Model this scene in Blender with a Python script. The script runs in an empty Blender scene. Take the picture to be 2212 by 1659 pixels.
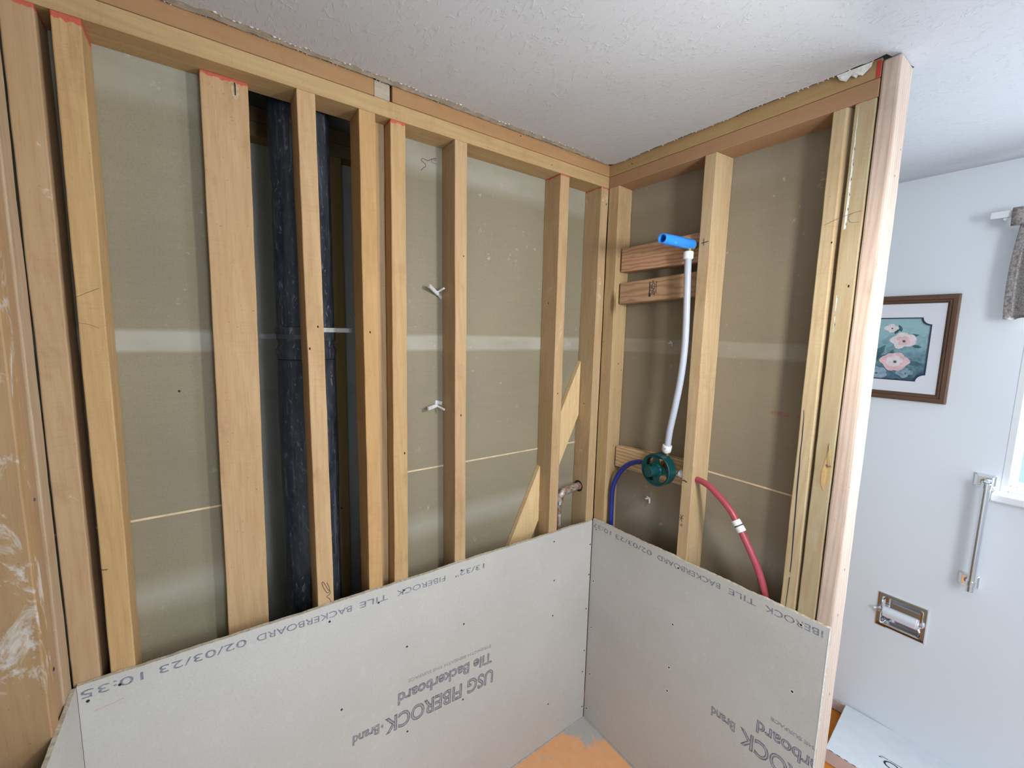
import bpy, bmesh, math, random
from mathutils import Vector, Matrix
random.seed(7)
PI = math.pi
C = bpy.context.scene.collection
S = bpy.context.scene

# ------------------------------------------------------------------ camera
CAM = Vector((-1.2526, -1.1443, 1.6470)); YAW, PITCH, ROLL = 0.6239, -0.1195, 0.0236
FPX = 908.21
cyw, syw, cp, sp = math.cos(YAW), math.sin(YAW), math.cos(PITCH), math.sin(PITCH)
fwd = Vector((syw*cp, cyw*cp, sp)); rgt = Vector((cyw, -syw, 0)); upv = rgt.cross(fwd)
r2 = math.cos(ROLL)*rgt + math.sin(ROLL)*upv; u2 = -math.sin(ROLL)*rgt + math.cos(ROLL)*upv
cd = bpy.data.cameras.new('camera'); cam = bpy.data.objects.new('camera', cd); C.objects.link(cam)
M = Matrix((( r2.x, u2.x, -fwd.x, CAM.x), (r2.y, u2.y, -fwd.y, CAM.y), (r2.z, u2.z, -fwd.z, CAM.z), (0, 0, 0, 1)))
cam.matrix_world = M
cd.sensor_fit = 'HORIZONTAL'; cd.sensor_width = 36; cd.lens = FPX*36/2212; cd.clip_start = 0.02; cd.clip_end = 50
S.camera = cam

# ------------------------------------------------------------------ world, lights, exposure
w = bpy.data.worlds.new('world'); S.world = w; w.use_nodes = True
w.node_tree.nodes['Background'].inputs[0].default_value = (0.75, 0.87, 1.0, 1)
w.node_tree.nodes['Background'].inputs[1].default_value = 0.02
def area(name, loc, target, size, energy, col, size_y=None):
    d = bpy.data.lights.new(name, 'AREA'); d.energy = energy; d.color = col
    if size_y: d.shape = 'RECTANGLE'; d.size = size; d.size_y = size_y
    else: d.shape = 'DISK'; d.size = size
    o = bpy.data.objects.new(name, d); C.objects.link(o); o.location = loc
    o.rotation_euler = (Vector(target)-Vector(loc)).to_track_quat('-Z', 'Y').to_euler()
    return o
area('vanity_lamp', (-0.38, -1.12, 1.84), (-0.72, 0.0, 1.25), 0.13, 7.5, (1.0, 0.97, 0.93))
area('rear_fill', (-0.95, -2.25, 2.20), (-0.9, -1.2, 0.9), 0.60, 7.0, (0.97, 0.98, 1.0))  # added soft fill from behind the camera, not a known lamp
area('doorway_daylight', (-0.80, -2.62, 1.62), (0.30, -0.8, 1.15), 0.55, 22.0, (0.88, 0.94, 1.0), 0.8)
area('window_daylight', (0.93, -1.46, 1.55), (-0.6, -1.0, 1.45), 0.85, 26.0, (0.78, 0.89, 1.0), 0.75)
S.view_settings.view_transform = 'Standard'; S.view_settings.look = 'None'
S.view_settings.gamma = 1; S.view_settings.use_curve_mapping = False
S.view_settings.exposure = 0.22

# ------------------------------------------------------------------ material helpers
class NT:
    def __init__(s, name, rough=0.7, metal=0.0, spec=0.3):
        s.m = bpy.data.materials.new(name); s.m.use_nodes = True
        s.t = s.m.node_tree; s.b = s.t.nodes['Principled BSDF']
        s.b.inputs['Roughness'].default_value = rough; s.b.inputs['Metallic'].default_value = metal
        s.b.inputs['Specular IOR Level'].default_value = spec
        s.tc = s.t.nodes.new('ShaderNodeTexCoord')
    def n(s, typ, **kw):
        nd = s.t.nodes.new(typ)
        for k, v in kw.items(): setattr(nd, k, v)
        return nd
    def put(s, sock, v):
        if hasattr(v, 'is_output') or isinstance(v, bpy.types.NodeSocket): s.t.links.new(v, sock)
        elif isinstance(v, (tuple, list)) and len(v) == 3 and sock.type == 'RGBA': sock.default_value = (*v, 1)
        else: sock.default_value = v
    def map(s, scale=(1, 1, 1), loc=(0, 0, 0), rot=(0, 0, 0), src=None):
        m = s.n('ShaderNodeMapping'); s.t.links.new(src or s.tc.outputs['Object'], m.inputs[0])
        m.inputs['Scale'].default_value = scale; m.inputs['Location'].default_value = loc; m.inputs['Rotation'].default_value = rot
        return m.outputs[0]
    def noise(s, vec, scale=5, detail=3, rough=0.5, dist=0.0):
        n = s.n('ShaderNodeTexNoise'); s.t.links.new(vec, n.inputs['Vector'])
        n.inputs['Scale'].default_value = scale; n.inputs['Detail'].default_value = detail
        n.inputs['Roughness'].default_value = rough; n.inputs['Distortion'].default_value = dist
        return n.outputs['Fac']
    def wave(s, vec, scale, dist, detail=2, dscale=1.0, typ='BANDS', d='X'):
        n = s.n('ShaderNodeTexWave', wave_type=typ)
        if typ == 'BANDS': n.bands_direction = d
        else: n.rings_direction = d
        s.t.links.new(vec, n.inputs['Vector'])
        n.inputs['Scale'].default_value = scale; n.inputs['Distortion'].default_value = dist
        n.inputs['Detail'].default_value = detail; n.inputs['Detail Scale'].default_value = dscale
        return n.outputs['Fac']
    def voro(s, vec, scale):
        n = s.n('ShaderNodeTexVoronoi'); s.t.links.new(vec, n.inputs['Vector']); n.inputs['Scale'].default_value = scale
        return n
    def ramp(s, fac, stops):
        r = s.n('ShaderNodeValToRGB'); s.t.links.new(fac, r.inputs[0]); e = r.color_ramp.elements
        while len(e) < len(stops): e.new(0.5)
        for i, (p, c) in enumerate(stops):
            e[i].position = p; e[i].color = (*c, 1) if len(c) == 3 else c
        return r.outputs[0]
    def rampf(s, fac, p0, p1, v0=0., v1=1.):
        m = s.n('ShaderNodeMapRange'); s.t.links.new(fac, m.inputs[0])
        for i, v in enumerate((p0, p1, v0, v1)): m.inputs[i+1].default_value = v
        return m.outputs[0]
    def math(s, op, a, b=0.0):
        m = s.n('ShaderNodeMath', operation=op); s.put(m.inputs[0], a); s.put(m.inputs[1], b); return m.outputs[0]
    def mix(s, fac, a, b, mode='MIX'):
        m = s.n('ShaderNodeMix', data_type='RGBA', blend_type=mode)
        s.put(m.inputs[0], fac); s.put(m.inputs[6], a); s.put(m.inputs[7], b); return m.outputs[2]
    def sep(s, vec=None):
        n = s.n('ShaderNodeSeparateXYZ'); s.t.links.new(vec or s.tc.outputs['Object'], n.inputs[0]); return n.outputs
    def col(s, c): s.put(s.b.inputs['Base Color'], c)
    def bump(s, h, strength=0.2, dist=0.002):
        b = s.n('ShaderNodeBump'); s.t.links.new(h, b.inputs['Height']); b.inputs['Strength'].default_value = strength
        b.inputs['Distance'].default_value = dist; s.t.links.new(b.outputs[0], s.b.inputs['Normal'])

def plain(name, col, rough=0.6, metal=0.0, spec=0.3, var=0.08, sc=30):
    m = NT(name, rough, metal, spec)
    n = m.noise(m.map(), sc, 3)
    d = tuple(max(0, c*(1-var)) for c in col); l = tuple(min(1, c*(1+var)) for c in col)
    m.col(m.ramp(n, [(0.3, d), (0.7, l)])); return m.m

def wood(name, light, dark, axis='Z', seed=0, grain=1.0, rings=0.5, red=None, smear=0.0, knots=0.5, redw=0.02, smearlim=None):
    """grain runs along axis; coordinates are the object's own metres"""
    m = NT(name, 0.72, 0, 0.25)
    st = {'X': (0.035, 1, 1), 'Y': (1, 0.035, 1), 'Z': (1, 1, 0.035)}[axis]
    st2 = {'X': (0.12, 1, 1), 'Y': (1, 0.12, 1), 'Z': (1, 1, 0.12)}[axis]
    off = (seed*3.7, seed*5.3, seed*2.1)
    v = m.map(st, off); v2 = m.map(st2, off)
    fine = m.noise(v, 420*grain, 3, 0.6)
    mid = m.noise(v2, 28, 4, 0.55, 0.8)
    d = {'X': 'Y', 'Y': 'X', 'Z': 'X'}[axis]
    bend = m.n('ShaderNodeVectorMath', operation='ADD')
    nb = m.n('ShaderNodeTexNoise'); m.t.links.new(v2, nb.inputs['Vector']); nb.inputs['Scale'].default_value = 9; nb.inputs['Detail'].default_value = 1
    scb = m.n('ShaderNodeVectorMath', operation='SCALE'); m.t.links.new(nb.outputs['Color'], scb.inputs[0]); scb.inputs['Scale'].default_value = 0.055
    m.t.links.new(m.map({'X': (.045, 1, 1), 'Y': (1, .045, 1), 'Z': (1, 1, .045)}[axis], off), bend.inputs[0]); m.t.links.new(scb.outputs[0], bend.inputs[1])
    w1 = m.wave(bend.outputs[0], 34, 1.2, 2, 1.2, 'BANDS', 'DIAGONAL')
    w1 = m.math('POWER', w1, 2.2)
    base = m.ramp(mid, [(0.28, tuple(a*0.62+b*0.38 for a, b in zip(light, dark))), (0.62, light), (0.85, tuple(min(1, a*1.08) for a in light))])
    base = m.mix(m.math('MULTIPLY', w1, 0.27*rings), base, dark)
    base = m.mix(m.rampf(fine, 0.50, 0.72, 0, 0.34), base, dark)
    saw = m.noise(m.map({'X': (1, .06, .06), 'Y': (.06, 1, .06), 'Z': (.06, .06, 1)}[axis], off), 330, 2, 0.6)
    base = m.mix(m.math('MULTIPLY', m.rampf(saw, 0.52, 0.70, 0, 0.22), m.rampf(m.noise(m.map((2, 2, .8), off), 4, 2), .45, .6)), base, dark)
    dirt = m.noise(m.map((1, 1, .5), off), 11, 6, 0.75, .6)
    base = m.mix(m.rampf(dirt, 0.54, 0.74, 0, 0.38), base, tuple(c*.75 for c in dark))
    spk = m.noise(m.map(loc=off), 190, 2, .5)
    base = m.mix(m.rampf(spk, 0.70, 0.76, 0, 0.5), base, tuple(c*.4 for c in dark))
    # knots
    vo = m.voro(m.map({'X': (2.2, 9, 9), 'Y': (9, 2.2, 9), 'Z': (9, 9, 2.2)}[axis], (seed*1.3+.5, seed*.7, seed*2.9)), 1.0)
    sel = m.math('GREATER_THAN', m.sep(vo.outputs['Color'])[0], 1.0-0.22*knots)
    kn = m.math('MULTIPLY', m.rampf(vo.outputs['Distance'], 0.06, 0.12, 1, 0), sel)
    base = m.mix(m.math('MULTIPLY', kn, 0.75), base, tuple(c*0.35 for c in dark))
    # nail and staple holes
    vh = m.voro(m.map((1, 1, 0.6) if axis == 'Z' else (1, 1, 1), (seed, seed*2, seed*4)), 22)
    hs = m.math('GREATER_THAN', m.sep(vh.outputs['Color'])[1], 0.66)
    hole = m.math('MULTIPLY', m.math('LESS_THAN', vh.outputs['Distance'], 0.048), hs)
    base = m.mix(hole, base, (0.02, 0.015, 0.01))
    # plaster smears
    sn = m.noise(m.map((1, 1, 0.5), (seed*4, 1, seed)), 16, 5, 0.7, 1.2)
    lo = 0.70-0.13*smear
    sm = m.rampf(sn, lo, lo+0.1, 0, 0.75 if smear > 0 else 0.25)
    if smearlim is not None:
        z = m.sep()[2]
        sm = m.math('MULTIPLY', sm, m.math('MULTIPLY', m.rampf(z, smearlim[0], smearlim[0]+.05), m.rampf(z, smearlim[1]-.08, smearlim[1], 1, 0)))
    base = m.mix(sm, base, (0.66, 0.63, 0.58))
    if red is not None:
        z = m.sep()[2]
        zz = m.math('ADD', z, m.math('MULTIPLY', m.math('SUBTRACT', m.noise(m.map((1, 1, .3)), 110, 3), 0.5), 0.016))
        rm = m.rampf(zz, red-redw*.45, red-redw*.45+0.002)
        base = m.mix(m.math('MULTIPLY', rm, 0.78), base, (0.52, 0.055, 0.04))
    m.col(base)
    m.bump(m.math('ADD', fine, m.math('MULTIPLY', w1, 0.4)), 0.12, 0.001)
    return m.m

def sheet(name, base, band, bandcol, mult=1.0, seed=0, zoff=0.0):
    """grey drywall paper with pale taped bands at fixed heights"""
    m = NT(name, 0.62, 0, 0.3)
    n1 = m.noise(m.map(loc=(seed, 0, 0)), 2.2, 3, 0.5, 0.5); n2 = m.noise(m.map(), 260, 2, 0.7); n3 = m.noise(m.map((.35, .35, 2.2)), 6, 3)
    c = m.ramp(n1, [(0.3, tuple(x*0.90 for x in base)), (0.7, tuple(x*1.07 for x in base))])
    c = m.mix(m.rampf(n2, 0.40, 0.66, 0, 0.32), c, tuple(x*0.66 for x in base))
    fb = m.noise(m.map((.25, .25, 3), (seed, 3, 1)), 38, 4, .65)
    c = m.mix(m.rampf(fb, 0.5, 0.72, 0, 0.10), c, tuple(x*1.35 for x in base)); c = m.mix(m.rampf(fb, 0.28, 0.5, 0.10, 0), c, tuple(x*0.75 for x in base))
    z = m.sep()[2]
    wob = m.math('MULTIPLY', m.math('SUBTRACT', n3, 0.5), 0.02)
    zz = m.math('ADD', z, wob)
    tot = None
    for (a, b, soft, st) in band:
        k = m.math('MULTIPLY', m.rampf(zz, a-soft, a+soft), m.rampf(zz, b-soft, b+soft, 1, 0))
        k = m.math('MULTIPLY', k, st)
        tot = k if tot is None else m.math('MAXIMUM', tot, k)
    if tot is not None:
        patch = m.rampf(m.noise(m.map((1.2, 1.2, 3)), 5, 4), 0.25, 0.65, 0.45, 1.0)
        c = m.mix(m.math('MULTIPLY', tot, patch), c, bandcol)
    vo = m.voro(m.map(loc=(seed*3, 2, 1)), 13)
    sp_ = m.math('MULTIPLY', m.math('LESS_THAN', vo.outputs['Distance'], 0.035), m.math('GREATER_THAN', m.sep(vo.outputs['Color'])[0], 0.75))
    c = m.mix(sp_, c, (0.02, 0.02, 0.015))
    sc = m.noise(m.map((1, 1, 1), (5, seed, 2)), 32, 5, 0.75)
    zone = m.rampf(m.noise(m.map(loc=(9, 3, seed)), 3.5, 2), 0.5, 0.65)
    c = m.mix(m.math('MULTIPLY', m.rampf(sc, 0.62, 0.72, 0, 0.6), zone), c, (0.7, 0.7, 0.66))
    m.col(c); m.bump(n2, 0.08, 0.001)
    return m.m

WOODL = (0.60, 0.43, 0.25); WOODD = (0.34, 0.185, 0.075)
MT = {}
MT['drywall_A'] = sheet('grey_paper_back', (0.262, 0.230, 0.155), [(1.588, 1.637, .005, .75), (2.11, 2.3, .02, .6), (0.985, 1.045, .025, .6)], (0.42, 0.41, 0.35), seed=1)
MT['drywall_B'] = sheet('grey_paper_side', (0.265, 0.222, 0.155), [(1.588, 1.637, .004, .6), (2.11, 2.3, .02, .35), (0.94, 1.03, .035, .6)], (0.36, 0.335, 0.275), seed=4)
MT['drywall_C'] = sheet('grey_paper_chase', (0.64, 0.64, 0.57), [(1.41, 1.45, .01, .3)], (0.4, 0.42, 0.4), seed=7)
m = NT('grey_fibre_board', 0.55, 0, 0.25)
n1 = m.noise(m.map(), 3, 4); n2 = m.noise(m.map(), 190, 3, 0.7); n3 = m.noise(m.map(), 45, 3, .6)
c = m.ramp(n1, [(0.3, (0.475, 0.465, 0.435)), (0.7, (0.535, 0.525, 0.495))])
c = m.mix(m.rampf(n2, 0.45, 0.75, 0, 0.35), c, (0.34, 0.33, 0.31)); c = m.mix(m.rampf(n3, 0.55, 0.8, 0, 0.25), c, (0.64, 0.64, 0.62))
m.col(c); m.bump(n2, 0.06, 0.0008); MT['board'] = m.m
MT['board_core'] = plain('board_core', (0.50, 0.46, 0.37), 0.9, var=.25, sc=140)
MT['ink'] = plain('grey_violet_ink', (0.20, 0.205, 0.25), 0.6, var=.45, sc=120)
MT['ink_dark'] = plain('black_ink', (0.03, 0.03, 0.045), 0.6)
MT['ink_red'] = plain('faded_red_ink', (0.42, 0.12, 0.085), 0.7)
MT['pencil'] = plain('pencil', (0.19, 0.15, 0.10), 0.6)
MT['steel_dark'] = plain('screw_steel', (0.022, 0.024, 0.03), 0.8)
m = NT('ceiling_paint', 0.65, 0, 0.25)
n1 = m.noise(m.map((1, 1, 1)), 1.5, 2); n2 = m.noise(m.map((1.5, .7, 1), rot=(0, 0, .7)), 42, 5, 0.6, 1.6)
m.col(m.ramp(n1, [(0.3, (0.53, 0.54, 0.565)), (0.7, (0.56, 0.57, 0.595))]))
m.bump(m.rampf(n2, 0.54, 0.66), 0.27, 0.0038); MT['ceiling'] = m.m
m = NT('white_wall_paint', 0.5, 0, 0.3)
n2 = m.noise(m.map(), 60, 4, 0.6, .8)
m.col(m.ramp(m.noise(m.map(), 2, 2), [(0.3, (0.76, 0.80, 0.845)), (0.7, (0.79, 0.83, 0.87))])); m.bump(n2, 0.05, 0.002); MT['white'] = m.m
MT['trim_white'] = plain('white_gloss_trim', (0.80, 0.81, 0.83), 0.35, var=.03)
MT['gypsum'] = plain('crumbled_gypsum', (0.70, 0.69, 0.66), 0.9, var=.2, sc=90)
MT['torn_paper'] = plain('torn_grey_paper', (0.47, 0.44, 0.375), 0.85, var=.25, sc=40)
m = NT('orange_membrane', 0.55, 0, 0.3)
pn = m.noise(m.map(), 9, 6, 0.65, .6); P0 = m.sep()
# cement smears: strongest toward the corner
rad = m.n('ShaderNodeVectorMath', operation='LENGTH'); m.t.links.new(m.map((1, 1, 0)), rad.inputs[0])
cov = m.rampf(rad.outputs['Value'], 0.06, 0.22, 0.30, 0.0)
sm = m.rampf(m.math('ADD', pn, cov), 0.60, 0.66)
c = m.mix(m.rampf(m.noise(m.map(), 30, 4), .35, .7, 0, .35), (0.80, 0.385, 0.17), (0.80, 0.52, 0.33))
m.col(m.mix(sm, c, (0.44, 0.43, 0.40))); MT['membrane'] = m.m
MT['mortar'] = plain('grey_mortar', (0.42, 0.41, 0.385), 0.9, var=.15, sc=60)
MT['floor_wood'] = wood('orange_oak_floor', (0.62, 0.22, 0.03), (0.40, 0.11, 0.01), 'Y', 3, knots=0)
m = NT('black_pipe', 0.36, 0, 0.5)
n1 = m.noise(m.map((1, 1, .25)), 22, 5, .7, 1.5); n2 = m.noise(m.map((1, 1, .05)), 120, 3, .6); n3 = m.noise(m.map((1, 1, .45)), 85, 5, .75, .6)
c = m.ramp(n1, [(0.35, (0.018, 0.022, 0.030)), (0.7, (0.06, 0.07, 0.085))])
c = m.mix(m.rampf(n3, 0.57, 0.66, 0, .6), c, (0.26, 0.29, 0.33)); c = m.mix(m.rampf(n2, 0.56, .70, 0, .5), c, (0.17, .19, .22))
m.col(c); MT['pipe'] = m.m
MT['strap_grey'] = plain('dull_grey_strap', (0.10, 0.10, 0.11), 0.5, .3, var=.2)
MT['strap_white'] = plain('galvanised_strap', (0.72, 0.74, 0.76), 0.35, .5, var=.1)
MT['chrome'] = plain('chrome', (0.86, 0.87, 0.89), 0.06, 1.0, var=.01)
MT['chrome_soft'] = plain('brushed_chrome', (0.75, 0.78, 0.83), 0.25, .9, var=.02)
MT['roller'] = plain('satin_white_roller', (0.80, 0.83, 0.90), 0.28, .25, spec=.6, var=.01)
MT['zinc'] = plain('zinc', (0.80, 0.82, 0.84), 0.35, .35, var=.1)
MT['copper'] = None
m = NT('old_copper', 0.5, .35, .4)
c = m.ramp(m.noise(m.map(), 32, 5, .65, .8), [(0.35, (0.16, 0.085, 0.055)), (.5, (0.33, .22, .165)), (0.62, (0.55, 0.56, 0.54))]); m.col(c); MT['copper'] = m.m
m = NT('blue_plastic', 0.3, 0, .5)
c = m.mix(m.rampf(m.noise(m.map((.3, 1, 1)), 90, 3), .6, .75, 0, .45), (0.03, 0.26, 0.80), (0.35, .60, .92)); m.col(c); MT['blue'] = m.m
MT['blue_tube'] = plain('dark_blue_tube', (0.010, 0.026, 0.22), 0.35, spec=.5)
MT['red_tube'] = plain('red_tube', (0.37, 0.060, 0.085), 0.35, spec=.5, var=.1)
m = NT('milky_tube', 0.3, 0, .5); m.col((0.44, 0.49, 0.57)); m.b.inputs['Subsurface Weight'].default_value = 0.2; MT['white_tube'] = m.m
MT['white_plastic'] = plain('white_plastic', (0.75, 0.77, 0.78), 0.35, var=.03)
MT['brass'] = plain('brass', (0.42, 0.31, 0.12), 0.35, .8, var=.2)
MT['green'] = plain('dark_green_plastic', (0.003, 0.050, 0.053), 0.32, spec=.5, var=.06)
MT['frame_wood'] = wood('walnut_frame', (0.155, 0.085, 0.055), (0.06, 0.03, 0.02), 'Z', 8, knots=0, grain=.8)
MT['frame_wood_h'] = wood('walnut_frame_rail', (0.155, 0.085, 0.055), (0.06, 0.03, 0.02), 'Y', 9, knots=0, grain=.8)
MT['mat'] = plain('white_mount', (0.78, 0.79, 0.84), 0.8, var=.01)
MT['navy'] = plain('navy_line', (0.035, 0.045, 0.09), 0.7)
m = NT('painted_backdrop', 0.5, 0, .3)
z = m.sep()[2]; nn = m.noise(m.map(), 26, 4, .6, 1.5)
g = m.rampf(m.math('ADD', z, m.math('MULTIPLY', m.math('SUBTRACT', nn, .5), .25)), 1.50, 1.70)
m.col(m.ramp(g, [(0.0, (0.05, 0.10, 0.15)), (.45, (0.17, .30, .35)), (1.0, (0.33, 0.52, 0.55))])); MT['art'] = m.m
MT['petal_pink'] = plain('petal_pink', (0.78, 0.52, 0.54), .6, var=.14, sc=60)
MT['petal_white'] = plain('petal_white', (0.80, 0.70, 0.71), .6, var=.08, sc=60)
MT['petal_blue'] = plain('petal_blue', (0.27, 0.38, 0.47), .6, var=.3, sc=60)
MT['leaf'] = plain('painted_leaf', (0.06, 0.14, 0.17), .6, var=.4, sc=60)
MT['carton'] = plain('white_carton', (0.70, 0.74, 0.78), 0.5, var=.03)
MT['carton_side'] = plain('pinkish_carton_side', (0.66, 0.56, 0.55), 0.7, var=.05)
m = NT('lace', 0.9, 0, .1)
vo = m.voro(m.map((1, 1, 1)), 110); vo.feature = 'DISTANCE_TO_EDGE'
c = m.mix(m.rampf(vo.outputs['Distance'], .01, .09), (0.26, .23, .22), (0.52, .49, .48)); m.col(c); MT['lace'] = m.m
m = NT('lace_hem', 0.9, 0, .1); m.col(m.ramp(m.noise(m.map(), 120, 3, .7), [(.35, (.17, .145, .135)), (.7, (.44, .40, .385))])); MT['lace_hem'] = m.m
m = NT('daylit_pane', 0.1, 0, .5); m.col((0.12, 0.15, 0.2))
m.b.inputs['Emission Color'].default_value = (0.55, 0.76, 1.0, 1); m.b.inputs['Emission Strength'].default_value = 0.72; MT['pane'] = m.m
MT['dark'] = plain('painted_void_shade', (0.03, 0.028, 0.025), 0.9)  # near-black colour standing in for the shade inside voids

# ------------------------------------------------------------------ mesh helpers
def link(name, bm, mats, parent=None, smooth=False, bevel=0.0, origin=(0, 0, 0), segs=1):
    me = bpy.data.meshes.new(name)
    bmesh.ops.recalc_face_normals(bm, faces=bm.faces)
    bm.to_mesh(me); bm.free()
    if not isinstance(mats, (list, tuple)): mats = [mats]
    for mm in mats: me.materials.append(mm)
    if smooth:
        for p in me.polygons: p.use_smooth = True
    o = bpy.data.objects.new(name, me); C.objects.link(o)
    if parent: o.parent = parent
    if bevel:
        b = o.modifiers.new('bevel', 'BEVEL'); b.width = bevel; b.segments = segs; b.limit_method = 'ANGLE'; b.angle_limit = 0.6
        b.harden_normals = False
    return o
def tag(o, label, cat, group=None):
    o['label'] = label; o['category'] = cat
    if group: o['group'] = group
    return o
def struct(o, label=None):
    o['kind'] = 'structure'
    if label: o['label'] = label
    return o
def thing(name, label, cat, loc=(0, 0, 0), group=None):
    o = bpy.data.objects.new(name, None); C.objects.link(o); o.location = loc; o.empty_display_size = .05
    return tag(o, label, cat, group)
def box(bm, x0, x1, y0, y1, z0, z1, mi=0):
    vs = [bm.verts.new(p) for p in ((x0, y0, z0), (x1, y0, z0), (x1, y1, z0), (x0, y1, z0), (x0, y0, z1), (x1, y0, z1), (x1, y1, z1), (x0, y1, z1))]
    for f in ((0, 3, 2, 1), (4, 5, 6, 7), (0, 1, 5, 4), (1, 2, 6, 5), (2, 3, 7, 6), (3, 0, 4, 7)):
        bm.faces.new([vs[i] for i in f]).material_index = mi
    return vs
def BM(*boxes):
    bm = bmesh.new()
    for b in boxes: box(bm, *b)
    return bm
def loft(bm, rings, cap=True, mi=0, closed=True):
    R = [[bm.verts.new(p) for p in r] for r in rings]
    for a, b in zip(R, R[1:]):
        n = len(a)
        for i in range(n if closed else n-1):
            bm.faces.new((a[i], a[(i+1) % n], b[(i+1) % n], b[i])).material_index = mi
    if cap:
        bm.faces.new(R[0]).material_index = mi; bm.faces.new(list(reversed(R[-1]))).material_index = mi
    return R
def frame_axes(d):
    d = d.normalized(); a = Vector((0, 0, 1)) if abs(d.z) < .9 else Vector((0, 1, 0))
    x = d.cross(a).normalized(); return x, d.cross(x).normalized()
def smooth_path(pts, n=10):
    P = [Vector(p) for p in pts]; out = []
    for i in range(len(P)-1):
        p0, p1, p2, p3 = P[max(i-1, 0)], P[i], P[i+1], P[min(i+2, len(P)-1)]
        for k in range(n):
            t = k/n
            out.append(0.5*((2*p1)+(p2-p0)*t+(2*p0-5*p1+4*p2-p3)*t*t+(3*p1-p0-3*p2+p3)*t**3))
    out.append(P[-1]); return out
def tube(bm, pts, r, seg=16, n=10, cap=True, mi=0, curve=True):
    P = smooth_path(pts, n) if curve and len(pts) > 2 else [Vector(p) for p in pts]
    rs = r if isinstance(r, (list, tuple)) else [r]*len(P)
    x, y = frame_axes(P[1]-P[0]); rings = []
    for i, p in enumerate(P):
        t = (P[min(i+1, len(P)-1)]-P[max(i-1, 0)]).normalized()
        x = (x-t*x.dot(t)).normalized(); y = t.cross(x)
        rings.append([p+(x*math.cos(a)+y*math.sin(a))*rs[i] for a in [2*PI*k/seg for k in range(seg)]])
    loft(bm, rings, cap, mi)
def lathe(bm, origin, axis, prof, seg=32, mi=0, cap=True):
    o = Vector(origin); d = Vector(axis).normalized(); x, y = frame_axes(d)
    rings = [[o+d*h+(x*math.cos(a)+y*math.sin(a))*r for a in [2*PI*k/seg for k in range(seg)]] for h, r in prof]
    loft(bm, rings, cap, mi)
def smooth_angle(o, ang=40):
    for p in o.data.polygons: p.use_smooth = True
    try:
        me = o.data; me.set_sharp_from_angle(angle=math.radians(ang))
    except Exception: pass
    return o

# ------------------------------------------------------------------ heights
ZC = 2.2735          # ceiling underside
ZL = 2.197           # underside of the lower plate
ZJ = 2.2385          # joint between the plates
D = 0.084            # stud depth
ZF = -0.030          # bathroom floor

# ------------------------------------------------------------------ the setting
def ragged(x0, x1, n, base, amp, seed):
    rnd = random.Random(seed); out = []; v = 0
    for i in range(n+1):
        v = v*0.6+rnd.uniform(-1, 1)*amp
        out.append((x0+(x1-x0)*i/n, base+v))
    return out
# ceiling: painted face with a ragged broken rim along both stripped walls
bm = bmesh.new()
ra = ragged(-1.62, -0.045, 150, -0.030, 0.0045, 3)
# calmer / cut back where the corner sits
ra = [(x, y+0.022*max(0, 1-abs(x+0.03)/0.18)) for x, y in ra]
rb = [(0.004-0.012+dx, y) for y, dx in [(p[0], p[1]) for p in ragged(-0.030, -0.775, 70, -0.002, 0.0022, 5)]]
edge = ra + [(-0.018, -0.018)] + rb
poly = edge + [(-0.016, -0.80), (0.09, -0.825), (0.11, -0.80), (0.11, 0.3), (1.0, 0.3), (1.0, -2.7), (-1.62, -2.7)]
vs = [bm.verts.new((x, y, ZC)) for x, y in poly]
f = bm.faces.new(vs); r = bmesh.ops.extrude_face_region(bm, geom=[f])
for v in [e for e in r['geom'] if isinstance(e, bmesh.types.BMVert)]: v.co.z += 0.008
bmesh.ops.triangulate(bm, faces=bm.faces)
ceil_o = struct(link('ceiling', bm, MT['ceiling']), 'white textured ceiling with a broken edge along the stripped walls')
bm = bmesh.new()
rc = ragged(-1.62, -0.02, 170, -0.006, 0.0020, 11)
A = [bm.verts.new((x, y, ZC+0.0012)) for x, y in rc]; Bv = [bm.verts.new((x, -0.060, ZC+0.0012)) for x, y in rc]
for i in range(len(rc)-1): bm.faces.new((A[i], A[i+1], Bv[i+1], Bv[i]))
r = bmesh.ops.extrude_face_region(bm, geom=list(bm.faces))
for v in [e for e in r['geom'] if isinstance(e, bmesh.types.BMVert)]: v.co.z += 0.006
link('torn_paper_edge', bm, MT['torn_paper'], ceil_o)['label'] = 'torn grey paper strip at the ceiling edge'
bm = bmesh.new(); rnd = random.Random(4)
def crumb(bm, x, y, z, s):
    r = bmesh.ops.create_icosphere(bm, subdivisions=1, radius=s)
    for v in r['verts']: v.co = Vector((v.co.x*rnd.uniform(.8, 2.2)+x, v.co.y*rnd.uniform(.6, 1.4)+y, v.co.z*.5+z))
for x, y in ra[8:-3]:
    if rnd.random() < .55: crumb(bm, x, y, ZC-.0004, rnd.uniform(.0008, .003))
for x, y in rb[2:]:
    if rnd.random() < .5: crumb(bm, x+.002, y, ZC-.0004, rnd.uniform(.0008, .0022))
for x, y in rc[4:-3]:
    if rnd.random() < .6: crumb(bm, x, y+.001, ZC+.0004, rnd.uniform(.0005, .0012))
link('gypsum_crumbs', bm, MT['gypsum'], ceil_o)
bm = bmesh.new()
for x, y, l in ((-0.006, -0.722, .018), (-0.005, -0.752, .022), (-.004, -.742, .012)):
    vs = [bm.verts.new(p) for p in ((x-.002, y-l, ZC-.001), (x-.002, y+l*.8, ZC-.001), (x+.0015, y+l*.5, ZC-.012), (x+.002, y-l*.2, ZC-.020), (x+.001, y-l*.9, ZC-.008))]
    f = bm.faces.new(vs); r = bmesh.ops.extrude_face_region(bm, geom=[f])
    for v in [e for e in r['geom'] if isinstance(e, bmesh.types.BMVert)]: v.co.x -= .002
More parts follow.
